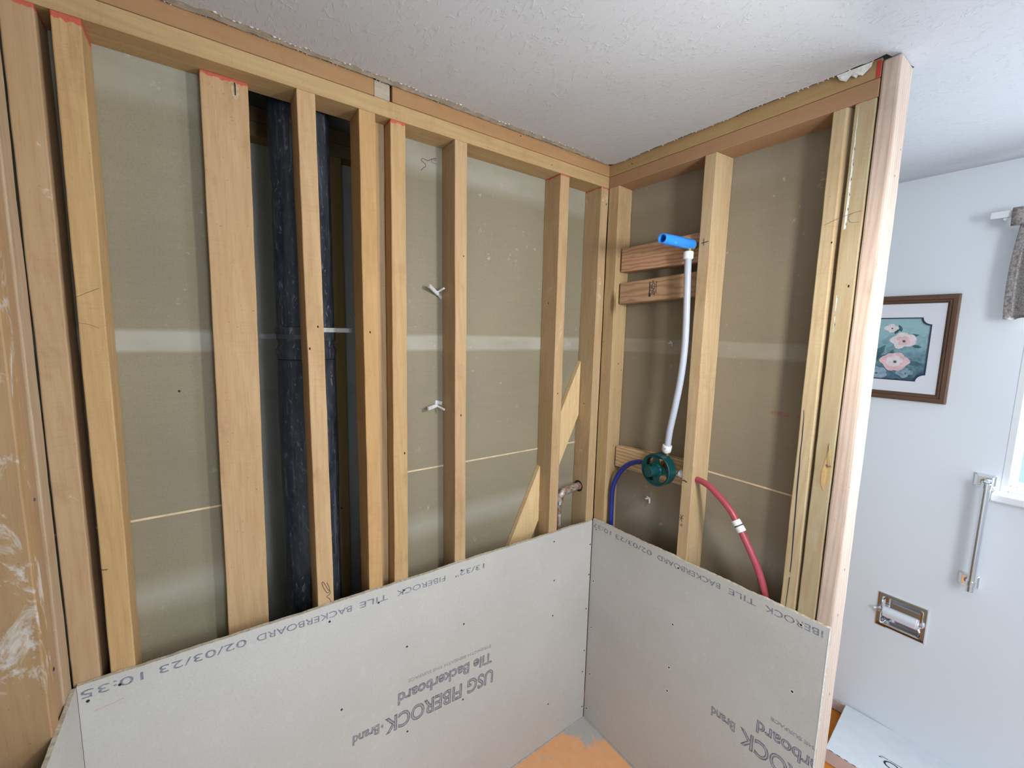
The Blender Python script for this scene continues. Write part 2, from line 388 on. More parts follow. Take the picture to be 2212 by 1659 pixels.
link('paint_flake', bm, MT['gypsum'], ceil_o)['label'] = 'loose white flakes hanging beside the end post'
# floor of the bathroom beyond and of the rest of the room
fl_ = struct(link('floor', BM((0.02, 1.0, -1.25, 0.3, ZF-.02, ZF)), MT['floor_wood']), 'orange hardwood floor')
link('bounce_floor', BM((-1.62, 1.0, -2.7, -1.25, ZF-.02, ZF), (-1.62, 0.02, -1.25, -0.84, ZF-.02, ZF)), plain('grey_bounce_floor', (.46, .45, .43), .9), fl_)  # unseen grey floor added so orange bounce does not tint the room
# wall with the picture: holes for the window and the recessed paper holder
def wall_x(name, x0, x1, ys, zs, holes, mat):
    bm = bmesh.new()
    Y = sorted(set(list(ys)+[h[0] for h in holes]+[h[1] for h in holes])); Z = sorted(set(list(zs)+[h[2] for h in holes]+[h[3] for h in holes]))
    for a, b in zip(Y, Y[1:]):
        for c_, d_ in zip(Z, Z[1:]):
            if any(h[0] <= a and b <= h[1] and h[2] <= c_ and d_ <= h[3] for h in holes): continue
            box(bm, x0, x1, a, b, c_, d_)
    bmesh.ops.remove_doubles(bm, verts=bm.verts, dist=1e-6)
    seen = {}
    for f in bm.faces:
        k = tuple(sorted(v.index for v in f.verts)); seen.setdefault(k, []).append(f)
    bm.verts.index_update(); seen = {}
    for f in bm.faces: seen.setdefault(tuple(sorted(v.index for v in f.verts)), []).append(f)
    bmesh.ops.delete(bm, geom=[f for L in seen.values() if len(L) > 1 for f in L], context='FACES_ONLY')
    return link(name, bm, mat)
WIN = (-1.93, -0.990, 1.135, 2.03); TPH = (-0.853, -0.726, 0.470, 0.590)
struct(wall_x('wall_right', 1.0, 1.10, (-2.7, 0.3), (ZF, ZC+.008), [WIN, TPH], MT['white']), 'white painted bathroom wall with picture and grab bar')
struct(link('wall_front', BM((-1.62, 1.1, -2.8, -2.7, ZF, ZC+.008)), MT['white']))
struct(link('wall_left', BM((-1.62, -1.516, -2.7, -0.92, ZF, ZC+.008)), MT['white']))
struct(link('wall_far', BM((0.11, 1.1, 0.3, 0.4, ZF, ZC+.008)), MT['white']))
struct(link('baseboard_right', BM((0.988, 1.0, -0.9, 0.3, ZF+.004, 0.0225)), plain('scuffed_base', (.55, .50, .47), .5, var=.25, sc=25), bevel=.002), 'scuffed pale base strip at the foot of the white wall')
# window
wn = struct(link('window_1', BM((1.0, 1.10, WIN[0], WIN[0]+.02, WIN[2], WIN[3]), (1.0, 1.10, WIN[1]-.02, WIN[1], WIN[2], WIN[3]), (1.0, 1.10, WIN[0]+.02, WIN[1]-.02, WIN[3]-.02, WIN[3]), (1.0, 1.10, WIN[0]+.02, WIN[1]-.02, WIN[2], WIN[2]+.012)), MT['trim_white'], bevel=.002), 'bright window with white frame at the right edge')
link('window_pane', BM((1.062, 1.066, WIN[0]+.045, WIN[1]-.035, WIN[2]+.03, WIN[3]-.04)), MT['pane'], wn)
link('window_sash', BM((1.05, 1.08, WIN[0]+.02, WIN[0]+.045, WIN[2]+.012, WIN[3]-.02), (1.05, 1.08, WIN[1]-.035, WIN[1]-.02, WIN[2]+.012, WIN[3]-.02), (1.05, 1.08, WIN[0]+.045, WIN[1]-.035, WIN[2]+.012, WIN[2]+.03), (1.05, 1.08, WIN[0]+.045, WIN[1]-.035, WIN[3]-.04, WIN[3]-.02)), MT['trim_white'], wn, bevel=.002)
link('window_sill', BM((0.965, 1.05, WIN[0]-.02, -0.974, 1.098, 1.128)), MT['trim_white'], wn, bevel=.006, segs=3)

# back wall drywall (back faces of the sheets, seen between the studs)
def sheet_bm(*b):
    return BM(*b)
wb = struct(link('wall_back', BM((-1.62, -1.175, D, D+.013, 1.209, ZC+.008), (-0.835, 0.098, D, D+.013, 1.209, ZC+.008)), MT['drywall_A']), 'grey paper back of the drywall behind the long row of studs')
link('lower_sheet', BM((-1.62, -1.175, D, D+.013, 0.0, 1.2045), (-0.835, 0.098, D, D+.013, 0.0, 1.2045)), MT['drywall_A'], wb)
link('sheet_edge', BM((-1.62, -1.175, D-.0012, D+.0125, 1.2043, 1.2092), (-0.835, 0.084, D-.0012, D+.0125, 1.2043, 1.2092)), plain('yellow_paper_edge', (.62, .50, .32), .8, var=.15), wb)['label'] = 'thin pale yellow seam between the sheets'
ws = struct(link('wall_side', BM((D, D+.013, -0.800, D, 1.2065, ZC+.008)), MT['drywall_B']), 'brown-grey paper back of the drywall behind the shower studs')
link('lower_sheet', BM((D, D+.013, -0.800, D, 0.0, 1.2015)), MT['drywall_B'], ws)
link('sheet_edge', BM((D-.0012, D+.0125, -0.798, D, 1.2013, 1.2067)), bpy.data.materials['yellow_paper_edge'], ws)
# chase behind; its side panels are added to keep light from leaking in
ch = struct(link('wall_rear', BM((-1.62, -0.60, 0.412, 0.425, 0.0, 2.42), (-1.30, -1.287, D+.013, 0.412, 0.0, 2.42), (-0.72, -0.707, D+.013, 0.412, 0.0, 2.42)), MT['drywall_C']), 'dim grey drywall at the back of the pipe chase')
link('chase_shade_cap', BM((-1.30, -0.707, 0.0, 0.425, 2.42, 2.43), (-1.30, -0.707, -0.0, 0.010, 2.285, 2.42)), MT['dark'], ch)  # near-black cap added for the unlit open cavity, blocks stray light

# ------------------------------------------------------------------ studs
def stud(name, label, cat, bot, top, z0, z1, mat, origin=None, bevel=.0022, group=None):
    """bot/top: list of 4 (x, y) corners"""
    zb = z0
    bm = bmesh.new()
    n = 72; rings = []
    rnd = random.Random(len(label)*7+ord(label[0])); wob = [0]*8
    for i in range(n+1):
        t = i/n; bow = 0.0012*math.sin(PI*t)*rnd.choice((-1, 1)) if False else 0
        for q_ in range(8): wob[q_] = wob[q_]*.72+rnd.uniform(-1, 1)*.00042
        rings.append([((b[0]*(1-t)+a[0]*t)+wob[2*q_], b[1]*(1-t)+a[1]*t+wob[2*q_+1], z0+(z1-z0)*t) for q_, (b, a) in enumerate(zip(bot, top))])
    loft(bm, rings)
    o = link(name, bm, mat, bevel=bevel, segs=2)
    return tag(o, label, cat, group)
def rect(x0, x1, y0, y1): return [(x0, y0), (x1, y0), (x1, y1), (x0, y1)]
def W(seed, **k):
    rnd = random.Random(seed*13+5); j = rnd.uniform(-.035, .035); q = rnd.uniform(.88, .97)
    l = k.pop('l', (WOODL[0]*q, (WOODL[1]+j)*q, (WOODL[2]+j)*q)); l = (l[0]*.82, l[1]*.80, l[2]*.73); d = k.pop('d', WOODD)
    return wood('stud_wood_%d' % seed, l, d, k.pop('axis', 'Z'), seed, **k)
G = None
def studA(seed, lb, lt, rb_, rt, y0, y1, label, z1=ZL, **k):
    # coordinates at plate (t) and board top (b, z=.91) extrapolated to the floor
    f = (z1-0.0)/(z1-0.91)
    L0 = lt+(lb-lt)*f; R0 = rt+(rb_-rt)*f
    return stud('wall_stud', label, 'wall stud', rect(L0, R0, y0, y1), rect(lt, rt, y0, y1), 0.0, z1, W(seed, **k))
studA(1, -1.5145, -1.5145, -1.4735, -1.4714, 0, D, 'smeared red-topped stud tight in the left corner', red=ZL, smear=.35, l=(0.56, .40, .25))
studA(2, -1.4588, -1.4529, -1.4187, -1.4134, 0, D, 'yellowish stud with red painted top, second from the left corner', red=ZL, redw=.03, l=(0.64, .43, .22))
s2 = studA(3, -1.2501, -1.2409, -1.1623, -1.1516, .049, D, 'wide flat-turned stud with broken red line and rusty staple at its top', red=ZL, l=(0.64, .44, .26), rings=.35)
s3 = studA(4, -1.0515, -1.0607, -1.0109, -1.0206, 0, D, 'leaning pale stud in front of the black drain pipe', l=(0.66, .46, .27))
studA(5, -.9152, -.9204, -.8768, -.8792, 0, D, 'orange-toned stud just right of the drain pipe', l=(0.64, .40, .19))
studA(6, -.8762, -.8785, -.8425, -.8405, .045, D, 'recessed stud strip with curly grain squeezed between two studs', l=(0.58, .43, .27), rings=1.2)
studA(7, -.8411, -.8395, -.7985, -.7982, 0, D, 'red-topped stud at the right edge of the pipe chase', red=ZL, l=(0.63, .43, .23))
studA(8, -.6401, -.6506, -.6014, -.6098, 0, D, 'pale stud beside the two metal toggle anchors', l=(0.62, .44, .27))
studA(9, -.2402, -.2427, -.1998, -.201, 0, D, 'stud with red line on top that hides the copper pipe bend', red=ZL, redw=.014, smear=.45, l=(0.60, .43, .26))
studA(10, -.0425, -.0394, -.0012, -.0010, 0, D, 'corner stud drilled for the copper pipe', red=ZL, redw=.012, l=(0.58, .43, .27), smear=.6)
# side wall studs, corners given as (x, y)
def studB(seed, label, bot, top, z1=ZL, **k):
    return stud('wall_stud', label, 'wall stud', bot, top, 0.0, z1, W(seed, **k))
studB(11, 'knotty corner stud of the shower wall with the blue tube in front', [(0.0004, -.0008), (0.0004, -.062), (D-.001, -.049), (D-.001, -.0008)], [(0.0004, -.0008), (0.0004, -.050), (D-.001, -.0435), (D-.001, -.0008)], l=(0.60, .45, .26), knots=.9)
t1 = studB(12, 'pale middle stud of the shower wall carrying pen marks', [(0, -.3835), (0, -.4212), (D, -.4238), (D, -.386)], [(0, -.3798), (0, -.4173), (D, -.4241), (D, -.386)], l=(0.61, .47, .30))
# split stud
t2 = studB(14, 'honey-coloured stud with a long dark split near the shower end', [(0, -.703), (0, -.7435), (D, -.7435), (D, -.705)], [(0, -.7044), (0, -.7323), (.02, -.7425), (D, -.706)], l=(0.58, .48, .32), rings=.9)
t3 = studB(15, 'pale gouged stud with pencil loop, directly left of the new post', [(0, -.7442), (0, -.7835), (D, -.7835), (D, -.7442)], [(0, -.7475), (0, -.7878), (D, -.7878), (D, -.7475)], l=(0.50, .43, .29), red=ZL, redw=.008)
post = stud('end_post', 'fresh pinkish new post closing the end of the shower wall', 'wall post', [(0, -.7868), (0, -.8235), (.086, -.8235), (.086, -.7868)], [(0, -.7905), (0, -.8245), (.086, -.8245), (.086, -.7905)], 0.0, ZC-.0015,
            wood('new_pink_pine', (0.60, 0.485, 0.40), (0.42, 0.275, 0.205), 'Z', 21, rings=1.5, knots=.9), bevel=.005)
# wall C (left) studs
studB(17, 'whitish stud edge of the left wall next to the long-wall corner', [(-1.60, -.004), (-1.60, -.052), (-1.5155, -.052), (-1.5155, -.004)], [(-1.60, -.004), (-1.60, -.052), (-1.5155, -.052), (-1.5155, -.004)], l=(0.56, .44, .33), smear=.5)
studB(18, 'brown stud of the left wall with a dark bolt head', [(-1.605, -.0535), (-1.605, -.0925), (-1.519, -.0925), (-1.519, -.0535)], [(-1.605, -.0535), (-1.605, -.0925), (-1.519, -.0925), (-1.519, -.0535)], l=(0.50, .35, .23))
cst = studB(19, 'plaster-smeared broad stud at the far left edge', [(-1.66, -.0965), (-1.66, -.136), (-1.5155, -.136), (-1.5155, -.0965)], [(-1.66, -.0965), (-1.66, -.136), (-1.5155, -.136), (-1.5155, -.0965)], l=(0.52, .345, .19), d=(.30, .17, .08), smear=1.25, rings=.5, smearlim=(.98, 1.85))
# plates
def plate(label, x0, x1, y0, y1, z0, z1, mat, name='top_plate', bevel=.0015):
    return tag(link(name, BM((x0, x1, y0, y1, z0, z1)), mat, bevel=bevel), label, 'top plate')
pw = lambda s, l, ax='X', **k: wood('plate_wood_%d' % s, tuple(c*.80 for c in l), (0.32, .17, .07), ax, s, knots=.4, rings=.5, **k)
plate('long lower yellow top plate over the back wall studs', -1.62, -.0005, 0, D, ZL, ZJ-.0012, pw(31, (.62, .43, .21)))
plate('upper brown top plate of the back wall, left of the plastered block', -1.62, -.8815, 0, D, ZJ, ZC+.006, pw(32, (.50, .29, .14), smear=.15))
plate('short plaster-smeared block end between the two upper plates', -.8805, -.8395, .002, D, ZJ, ZC+.005, pw(33, (.56, .50, .40), smear=.9), name='plate_block')
plate('upper brown top plate of the back wall, right of the plastered block', -.8340, -.0005, 0, D, ZJ, ZC+.006, pw(34, (.52, .30, .14)))
plate('lower reddish top plate over the shower wall studs', 0.0005, D, -.789, D, ZL, ZJ-.0012, pw(35, (.46, .27, .15), 'Y', smear=.25))
ub = plate('upper tan top plate of the shower wall with red painted end', 0.0005, D, -.789, D, ZJ, ZC+.006, pw(36, (.50, .34, .16), 'Y'))
link('red_end_paint', BM((-.0003, .0006, -.7888, -.781, ZJ+.0005, ZC-.0005)), plain('red_crayon', (.52, .05, .04), .7), ub)
# second wall in the chase
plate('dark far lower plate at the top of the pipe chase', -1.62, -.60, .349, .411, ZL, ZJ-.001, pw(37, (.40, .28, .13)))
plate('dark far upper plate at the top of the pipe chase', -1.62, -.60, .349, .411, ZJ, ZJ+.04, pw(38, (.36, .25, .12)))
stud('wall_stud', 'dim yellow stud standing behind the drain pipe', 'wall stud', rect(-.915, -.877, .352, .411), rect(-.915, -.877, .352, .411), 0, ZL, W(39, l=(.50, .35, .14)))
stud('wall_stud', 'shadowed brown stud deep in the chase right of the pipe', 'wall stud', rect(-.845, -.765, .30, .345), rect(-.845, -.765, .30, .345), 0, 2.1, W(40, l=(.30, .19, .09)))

# let-in diagonal brace behind the studs
bm = bmesh.new()
q = [(-.045, 1.545), (-.045, 1.325), (-.385, .625), (-.385, .846)]
loft(bm, [[(x, .064, z) for x, z in q], [(x, D-.0005, z) for x, z in q]])
tag(link('diagonal_brace', bm, wood('brace_wood', (.72, .53, .29), (.48, .30, .13), 'Z', 44, rings=.5), bevel=.001), 'pale diagonal brace board slanting behind the studs near the corner', 'brace board')

# blocking between the shower wall studs
def blocking(label, z0l, z1l, z0r, z1r, xf, xb, yl, yr, mat):
    bm = bmesh.new()
    L = [(xf, yl, z0l), (xb, yl, z0l), (xb, yl, z1l), (xf, yl, z1l)]; Rr = [(xf, yr, z0r), (xb, yr, z0r), (xb, yr, z1r), (xf, yr, z1r)]
    loft(bm, [L, Rr]); return tag(link('wood_blocking', bm, mat, bevel=.003, segs=2), label, 'wood block')
def blockwood(nm, l, d, seed, sc, dist):
    m = NT(nm, .7, 0, .25)
    v = m.map((1, .30, 1.15), (seed, seed*.3, seed))
    wv = m.wave(v, sc, dist, 2, 1.6, 'RINGS', 'Y'); wv = m.math('POWER', wv, 1.6)
    f = m.noise(m.map((1, .04, 1), (seed, 0, 0)), 380, 3)
    c = m.mix(m.math('MULTIPLY', wv, .65), l, d); c = m.mix(m.rampf(f, .55, .8, 0, .3), c, d); m.col(c); m.bump(f, .1, .001); return m.m
b1 = blocking('reddish wavy-grained block holding the blue shower stub', 1.8865, 1.973, 1.886, 1.978, .023, .061, -.057, -.3825, blockwood('block_wood_red', (.56, .33, .20), (.33, .16, .08), 2.3, 24, 5))
b2 = blocking('brown block stamped with black grade mark below the top block', 1.768, 1.845, 1.7795, 1.859, .023, .061, -.057, -.3825, blockwood('block_wood_brown', (.47, .30, .175), (.28, .155, .08), 5.1, 16, 7))
b3 = blocking('splintery pale block behind the green valve', 1.1275, 1.209, 1.138, 1.231, .052, .083, -.0545, -.3835, blockwood('block_wood_pale', (.62, .45, .26), (.36, .21, .11), 7.7, 26, 4))

# ------------------------------------------------------------------ writing helper
def text_mesh(body, height, mat, parent, origin, xdir, ydir, width=None, clip=None, name='printed_lettering', bold=0.0, thick=.00025, label=None, hollow=0.0):
    cu = bpy.data.curves.new('t', 'FONT'); cu.body = body; cu.size = 1.0; cu.offset = bold
    if hollow: cu.fill_mode = 'NONE'; cu.bevel_depth = hollow; cu.bevel_resolution = 0; cu.resolution_u = 4
    ob = bpy.data.objects.new('t', cu); C.objects.link(ob)
    dg = bpy.context.evaluated_depsgraph_get(); dg.update()
    me = bpy.data.meshes.new_from_object(ob.evaluated_get(dg)); bpy.data.objects.remove(ob); bpy.data.curves.remove(cu)
    bm = bmesh.new(); bm.from_mesh(me); bpy.data.meshes.remove(me)
    xs = [v.co.x for v in bm.verts]; x0, x1 = min(xs), max(xs)
    sy = height/0.70; sx = (width/(x1-x0)) if width else sy
    X = Vector(xdir); Y = Vector(ydir); N = X.cross(Y); O_ = Vector(origin)
    if hollow:
        for v in bm.verts: v.co = O_+X*((v.co.x-x0)*sx)+Y*(v.co.y*sy)+N*(v.co.z/hollow*.00035)
    else:
        r = bmesh.ops.extrude_face_region(bm, geom=list(bm.faces))
        top = set(e for e in r['geom'] if isinstance(e, bmesh.types.BMVert))
        for v in bm.verts:
            v.co = O_+X*((v.co.x-x0)*sx)+Y*(v.co.y*sy)+N*(thick if v in top else -.0002)
    if clip:
        bmesh.ops.bisect_plane(bm, geom=list(bm.verts)+list(bm.edges)+list(bm.faces), plane_co=clip[0], plane_no=clip[1], clear_outer=True)
    o = link(name, bm, mat, parent)
    if label: o['label'] = label
    return o
def stroke(name, pts, r, mat, parent, curve=True):
    bm = bmesh.new(); tube(bm, pts, r, 6, 6, True, 0, curve); return link(name, bm, mat, parent)

# ------------------------------------------------------------------ backer boards
TB = .0103
def board(label, corners, axis, thick, wavy=0):
    """corners: 4 points of the visible face, thickness pushed along axis"""
    bm = bmesh.new()
    a, b, c_, d_ = [Vector(p) for p in corners]   # bottom-left, bottom-right, top-right, top-left
    n = 90; rnd = random.Random(wavy); front = []; 
    lo = [a.lerp(b, i/n) for i in range(n+1)]; hi = [d_.lerp(c_, i/n) for i in range(n+1)]
    v = 0
    T = Vector(axis)*thick
    rows = []
    for i in range(n+1):
        v = v*.7+rnd.uniform(-1, 1)*.0007
        h1 = hi[i]+Vector((0, 0, v)); h2 = hi[i]+T+Vector((0, 0, v*1.8+.0004))
        rows.append([bm.verts.new(p) for p in (lo[i], h1, h2, lo[i]+T)])
    for p, q_ in zip(rows, rows[1:]):
        for k in range(4):
            f = bm.faces.new((p[k], p[(k+1) % 4], q_[(k+1) % 4], q_[k])); f.material_index = 0 if k in (0, 2) else 1
    bm.faces.new(rows[0]).material_index = 1; bm.faces.new(list(reversed(rows[-1]))).material_index = 1
    return tag(link('backer_board', bm, [MT['board'], MT['board_core']]), label, 'backer board')
bA = board('long grey cement board with upside-down printing on the back wall', [(-1.5075, -TB, 0.001), (-.0145, -TB, 0.001), (-.0145, -TB, .896), (-1.5075, -TB, .9145)], (0, 1, 0), TB-.0008, 3)
bB = board('grey cement board on the right shower wall with cut-off printing', [(-TB, -.0100, 0.001), (-TB, -.8238, 0.001), (-TB, -.8238, .922), (-TB, -.0100, .9015)], (1, 0, 0), TB-.0008, 5)
bC = board('pale cement board on the left wall seen edge-on', [(-1.508, -.90, 0.001), (-1.508, -TB-.001, 0.001), (-1.508, -TB-.001, .9145), (-1.508, -.90, .9145)], (-1, 0, 0), .0072, 8)
link('factory_edge', BM((-.0111, -.0103, -.8238, -.8225, .001, .918)), plain('white_edge', (.8, .8, .8), .6), bB)['label'] = 'white cut end of the board'

# lettering on A: text runs toward -x, letter tops down (board hung upside down)
XA, YA = (-1, 0, 0), (0, 0, -1)
def lineA(body, xs, xe, zs, ze, h, **k):
    dz = (ze-zs); L = math.hypot(xs-xe, dz); X = Vector((xe-xs, 0, dz)).normalized(); Yd = Vector((X.z, 0, -X.x)) if False else Vector((-X.z, 0, X.x))
    if Yd.z > 0: Yd = -Yd
    return text_mesh(body, h, MT['ink'], bA, (xs, -TB-.0001, zs), X, Yd, width=L, **k)
lineA('13/32"', -.5345, -.6434, .8735, .8765, .0175); lineA('FIBEROCK', -.6798, -.8389, .8775, .8820, .0175); lineA('TILE', -.8655, -.9460, .8830, .8853, .0175)
lineA('BACKERBOARD', -.9673, -1.194, .8860, .8925, .0175); lineA('02/03/23', -1.2159, -1.3793, .8930, .8975, .0180); lineA('10:35', -1.4058, -1.5027, .8985, .9010, .0180)
lineA('USG FIBEROCK', -.488, -.880, .4600, .4790, .050, name='brand_stamp', hollow=.030); lineA('®', -.884, -.892, .4690, .4694, .010, name='brand_stamp', hollow=.02); lineA('Brand', -.8960, -.9734, .4760, .4800, .030, name='brand_stamp', hollow=.030)
lineA('Tile Backerboard', -.4954, -.8377, .5275, .5440, .038, name='brand_stamp', hollow=.030); lineA('STRENGTH BENEATH THE SURFACE', -.500, -.805, .5595, .5765, .0100, name='brand_stamp', hollow=.02)
XB, YB = (0, 1, 0), (0, 0, -1)
def lineB(body, ys, ye, zs, ze, h, **k):
    X = Vector((0, ye-ys, ze-zs)); L = X.length; X.normalize(); Yd = Vector((0, X.z, -X.y))
    return text_mesh(body, h, MT['ink'], bB, (-TB-.0001, ys, zs), X, Yd, width=L, clip=((-TB, -.8225, 0), (0, -1, 0)), **k)
lineB('IBEROCK', -.8099, -.6715, .9075, .9010, .0180); lineB('TILE', -.6466, -.5678, .8995, .8965, .0175); lineB('BACKERBOARD', -.5422, -.3177, .8955, .8880, .0175)
lineB('02/03/23', -.294, -.1297, .8890, .8860, .0175); lineB('10:37', -.1062, -.0126, .8865, .8855, .0175)
lineB('USG FIBEROCK', -1.033, -.637, .487, .486, .050, name='brand_stamp', hollow=.030); lineB('Brand', -.6230, -.5483, .484, .484, .030, name='brand_stamp', hollow=.030)
lineB('Tile Backerboard', -1.023, -.6803, .548, .546, .038, name='brand_stamp', hollow=.030); lineB('STRENGTH BENEATH THE SURFACE', -1.02, -.7144, .585, .585, .0100, name='brand_stamp', hollow=.02)
# screws sunk in the boards
def screw(parent, p, n, r=.0032, chip=True):
    bm = bmesh.new(); n = Vector(n); p = Vector(p)
    lathe(bm, p-n*.001, n, [(0, r), (.0014, r*.92), (.0016, r*.5), (.00135, r*.3)], 12)
    o = link('screw', bm, MT['steel_dark'], parent)
    if not chip: return
    bm = bmesh.new(); rnd = random.Random(int(p.x*999+p.z*777+p.y*333))
    x, y = frame_axes(n); ring = []
    for rr, h in ((r*1.0, .0002), (r*1.25, .0009), (r*1.5, .0001)):
        ring.append([p+n*h*(rnd.uniform(.4, 1.3) if h > .0005 else 1)+(x*math.cos(a)+y*math.sin(a))*rr*rnd.uniform(.97, 1.15) for a in [2*PI*k/12 for k in range(12)]])
    loft(bm, ring, cap=False); link('burr', bm, MT['gypsum'], o)
for x, z in [(-1.4439, 0.887), (-1.4935, 0.875), (-1.0261, 0.8607), (-0.8928, 0.8654), (-0.6214, 0.8763), (-0.8161, 0.8766), (-0.6107, 0.6824), (-0.8087, 0.6891), (-0.6112, 0.4043), (-1.0016, 0.5824), (-0.8091, 0.3997), (-0.2206, 0.8618), (-0.2131, 0.7007), (-0.2134, 0.5537), (-0.2204, 0.1735), (-0.0206, 0.7932), (-0.0202, 0.6612), (-0.027, 0.5107), (-0.0262, 0.3201), (-0.0313, 0.2235), (-0.0239, 0.0552)]: screw(bA, (x, -TB, z), (0, -1, 0), .0033, False)
for y, z in [(-0.0298, 0.8626), (-0.0286, 0.6385), (-0.0285, 0.4311), (-0.0337, 0.2194), (-0.0251, 0.0508), (-0.3992, 0.8781), (-0.3943, 0.6699), (-0.3925, 0.5068), (-0.392, 0.4175), (-0.7606, 0.8949), (-0.7579, 0.6968)]: screw(bB, (-TB, y, z), (-1, 0, 0), .0034)
# shower base membrane
bm = bmesh.new()
box(bm, -1.5075, -.0103, -.84, -.0103, -.03, -.0005)
sbase = tag(link('shower_tray', bm, MT['membrane']), 'orange membrane shower tray smeared with grey mortar in the corner', 'shower tray')

# ------------------------------------------------------------------ drain pipe in the chase
PX, PY = -1.030, .166
pipe = thing('drain_pipe', 'large black vertical drain pipe with scuffed surface inside the wall', 'drain pipe', (PX, PY, 0))
def cyl(bm, z0, z1, r, seg=48): lathe(bm, (0, 0, 0), (0, 0, 1), [(z0, r), (z1, r)], seg)
bm = bmesh.new(); lathe(bm, (0, 0, 0), (0, 0, 1), [(1.64, .0745), (2.415, .0745)], 48); smooth_angle(link('upper_pipe', bm, MT['pipe'], pipe))
bm = bmesh.new(); lathe(bm, (0, 0, 0), (0, 0, 1), [(1.564, .0765), (1.568, .0785), (1.590, .0785), (1.594, .0765), (1.600, .0735), (1.612, .0735), (1.618, .0775), (1.638, .0785), (1.650, .078), (1.652, .0745)], 48); smooth_angle(link('coupling', bm, MT['pipe'], pipe))
bm = bmesh.new(); lathe(bm, (0, 0, 0), (0, 0, 1), [(1.182, .0765), (1.186, .0775), (1.560, .0765), (1.5625, .0745)], 48); smooth_angle(link('middle_pipe', bm, MT['pipe'], pipe))
bm = bmesh.new(); lathe(bm, (0, 0, 0), (0, 0, 1), [(0.0, .0755), (1.181, .0755)], 48); smooth_angle(link('lower_pipe', bm, MT['pipe'], pipe))
def strap(name, label, pts, z0, z1, mat, th=.0018):
    bm = bmesh.new(); rings = []
    P = [Vector((x, y, 0)) for x, y in pts]
    for i, p in enumerate(P):
        t = (P[min(i+1, len(P)-1)]-P[max(i-1, 0)]).normalized(); n = Vector((t.y, -t.x, 0))*th
        rings.append([(p.x, p.y, z0), (p.x+n.x, p.y+n.y, z0), (p.x+n.x, p.y+n.y, z1), (p.x, p.y, z1)])
    loft(bm, rings); return tag(link(name, bm, mat), label, 'pipe strap')
arc = [(PX+.0795*math.cos(a), PY+.0795*math.sin(a)) for a in [math.radians(195+k*9) for k in range(11)]]
strap('pipe_strap', 'dull grey metal strap holding the drain pipe on its left', [(-1.20, .125), (-1.16, .122)]+arc, 1.6185, 1.6305, MT['strap_grey'])
arc = [(PX+.0805*math.cos(a), PY+.0805*math.sin(a)) for a in [math.radians(262+k*9) for k in range(6)]]
strap('pipe_strap', 'bright galvanised strap holding the drain pipe on its right', arc+[(-.945, .120), (-.925, .128), (-.905, .14), (-.885, .15)], 1.6385, 1.6505, MT['strap_white'])

# ------------------------------------------------------------------ copper pipe
cp_ = thing('copper_pipe', 'tarnished copper pipe bending out of the corner stud and down', 'copper pipe', (-.15, .045, .5))
def lk(name, bm, mat, par, sm=35):
    o = link(name, bm, mat, par); smooth_angle(o, sm)
    o.matrix_parent_inverse = Matrix.Translation(-par.location) if par.parent is None else par.matrix_parent_inverse.copy()
    return o
bm = bmesh.new(); tube(bm, [(-.030, .047, 1.029), (-.06, .047, 1.030), (-.10, .046, 1.029), (-.130, .045, 1.025), (-.147, .045, 1.010), (-.151, .045, .988)], .0148, 24, 8); lk('elbow', bm, MT['copper'], cp_)
bm = bmesh.new(); tube(bm, [(-.151, .045, .990), (-.1512, .045, .40)], .0095, 20, 2); lk('riser', bm, MT['copper'], cp_)
bm = bmesh.new(); lathe(bm, (-.151, .045, .976), (0, 0, 1), [(0, .0115), (.014, .0118)], 20); lk('solder_ring', bm, MT['chrome_soft'], cp_)
st8 = [o for o in bpy.data.objects if o.get('label') == 'corner stud drilled for the copper pipe'][0]
bm = bmesh.new(); lathe(bm, (-.0423, .050, 1.029), (-1, 0, 0), [(0, .0235), (.0008, .0235)], 28); link('hole_shade', bm, MT['dark'], st8)['label'] = 'dark disc painted as the shaded drilled hole around the copper pipe'  # flat black disc paints the shade inside the hole

# ------------------------------------------------------------------ shower stub with its riser
sh = thing('shower_outlet', 'brass shower elbow with bright blue pipe stub on the top block', 'shower outlet', (.02, -.352, 1.94))
NY, NZ = -.3525, 1.9385
bm = bmesh.new()
lathe(bm, (.012, NY-.0005, NZ+.0015), (-1, 0, -.02), [(0, .0158), (.060, .0162), (.064, .0166), (.159, .0150), (.1605, .0142), (.1595, .0108), (.02, .0106)], 32)
lk('blue_stub', bm, MT['blue'], sh)
bm = bmesh.new()
lathe(bm, (.022, NY, NZ), (-1, 0, 0), [(0, .012), (.012, .0175), (.016, .0175), (.018, .013)], 24)
tube(bm, [(.010, NY, NZ), (-.002, NY, NZ-.006), (-.006, NY, NZ-.022)], .0095, 16, 6)
box(bm, .0170, .0225, NY-.046, NY+.034, NZ-.0085, NZ+.0065)
lathe(bm, (.0225, NY-.043, NZ-.001), (-1, 0, 0), [(0, .0115), (.0065, .0115), (.0065, .005), (.0035, .0045)], 20); lathe(bm, (.0225, NY+.034, NZ), (-1, 0, 0), [(0, .0095), (.005, .0095)], 16)
lk('brass_elbow', bm, MT['brass'], sh)
bm = bmesh.new(); lathe(bm, (-.008, -.3525, 1.9165), (0, 0, -1), [(0, .0145), (.003, .0155), (.021, .0155), (.024, .0125)], 24); lk('collar', bm, MT['white_plastic'], sh)
rs = thing('riser_tube', 'milky white plastic tube rising from valve to shower outlet', 'water tube', (-.01, -.35, 1.25))
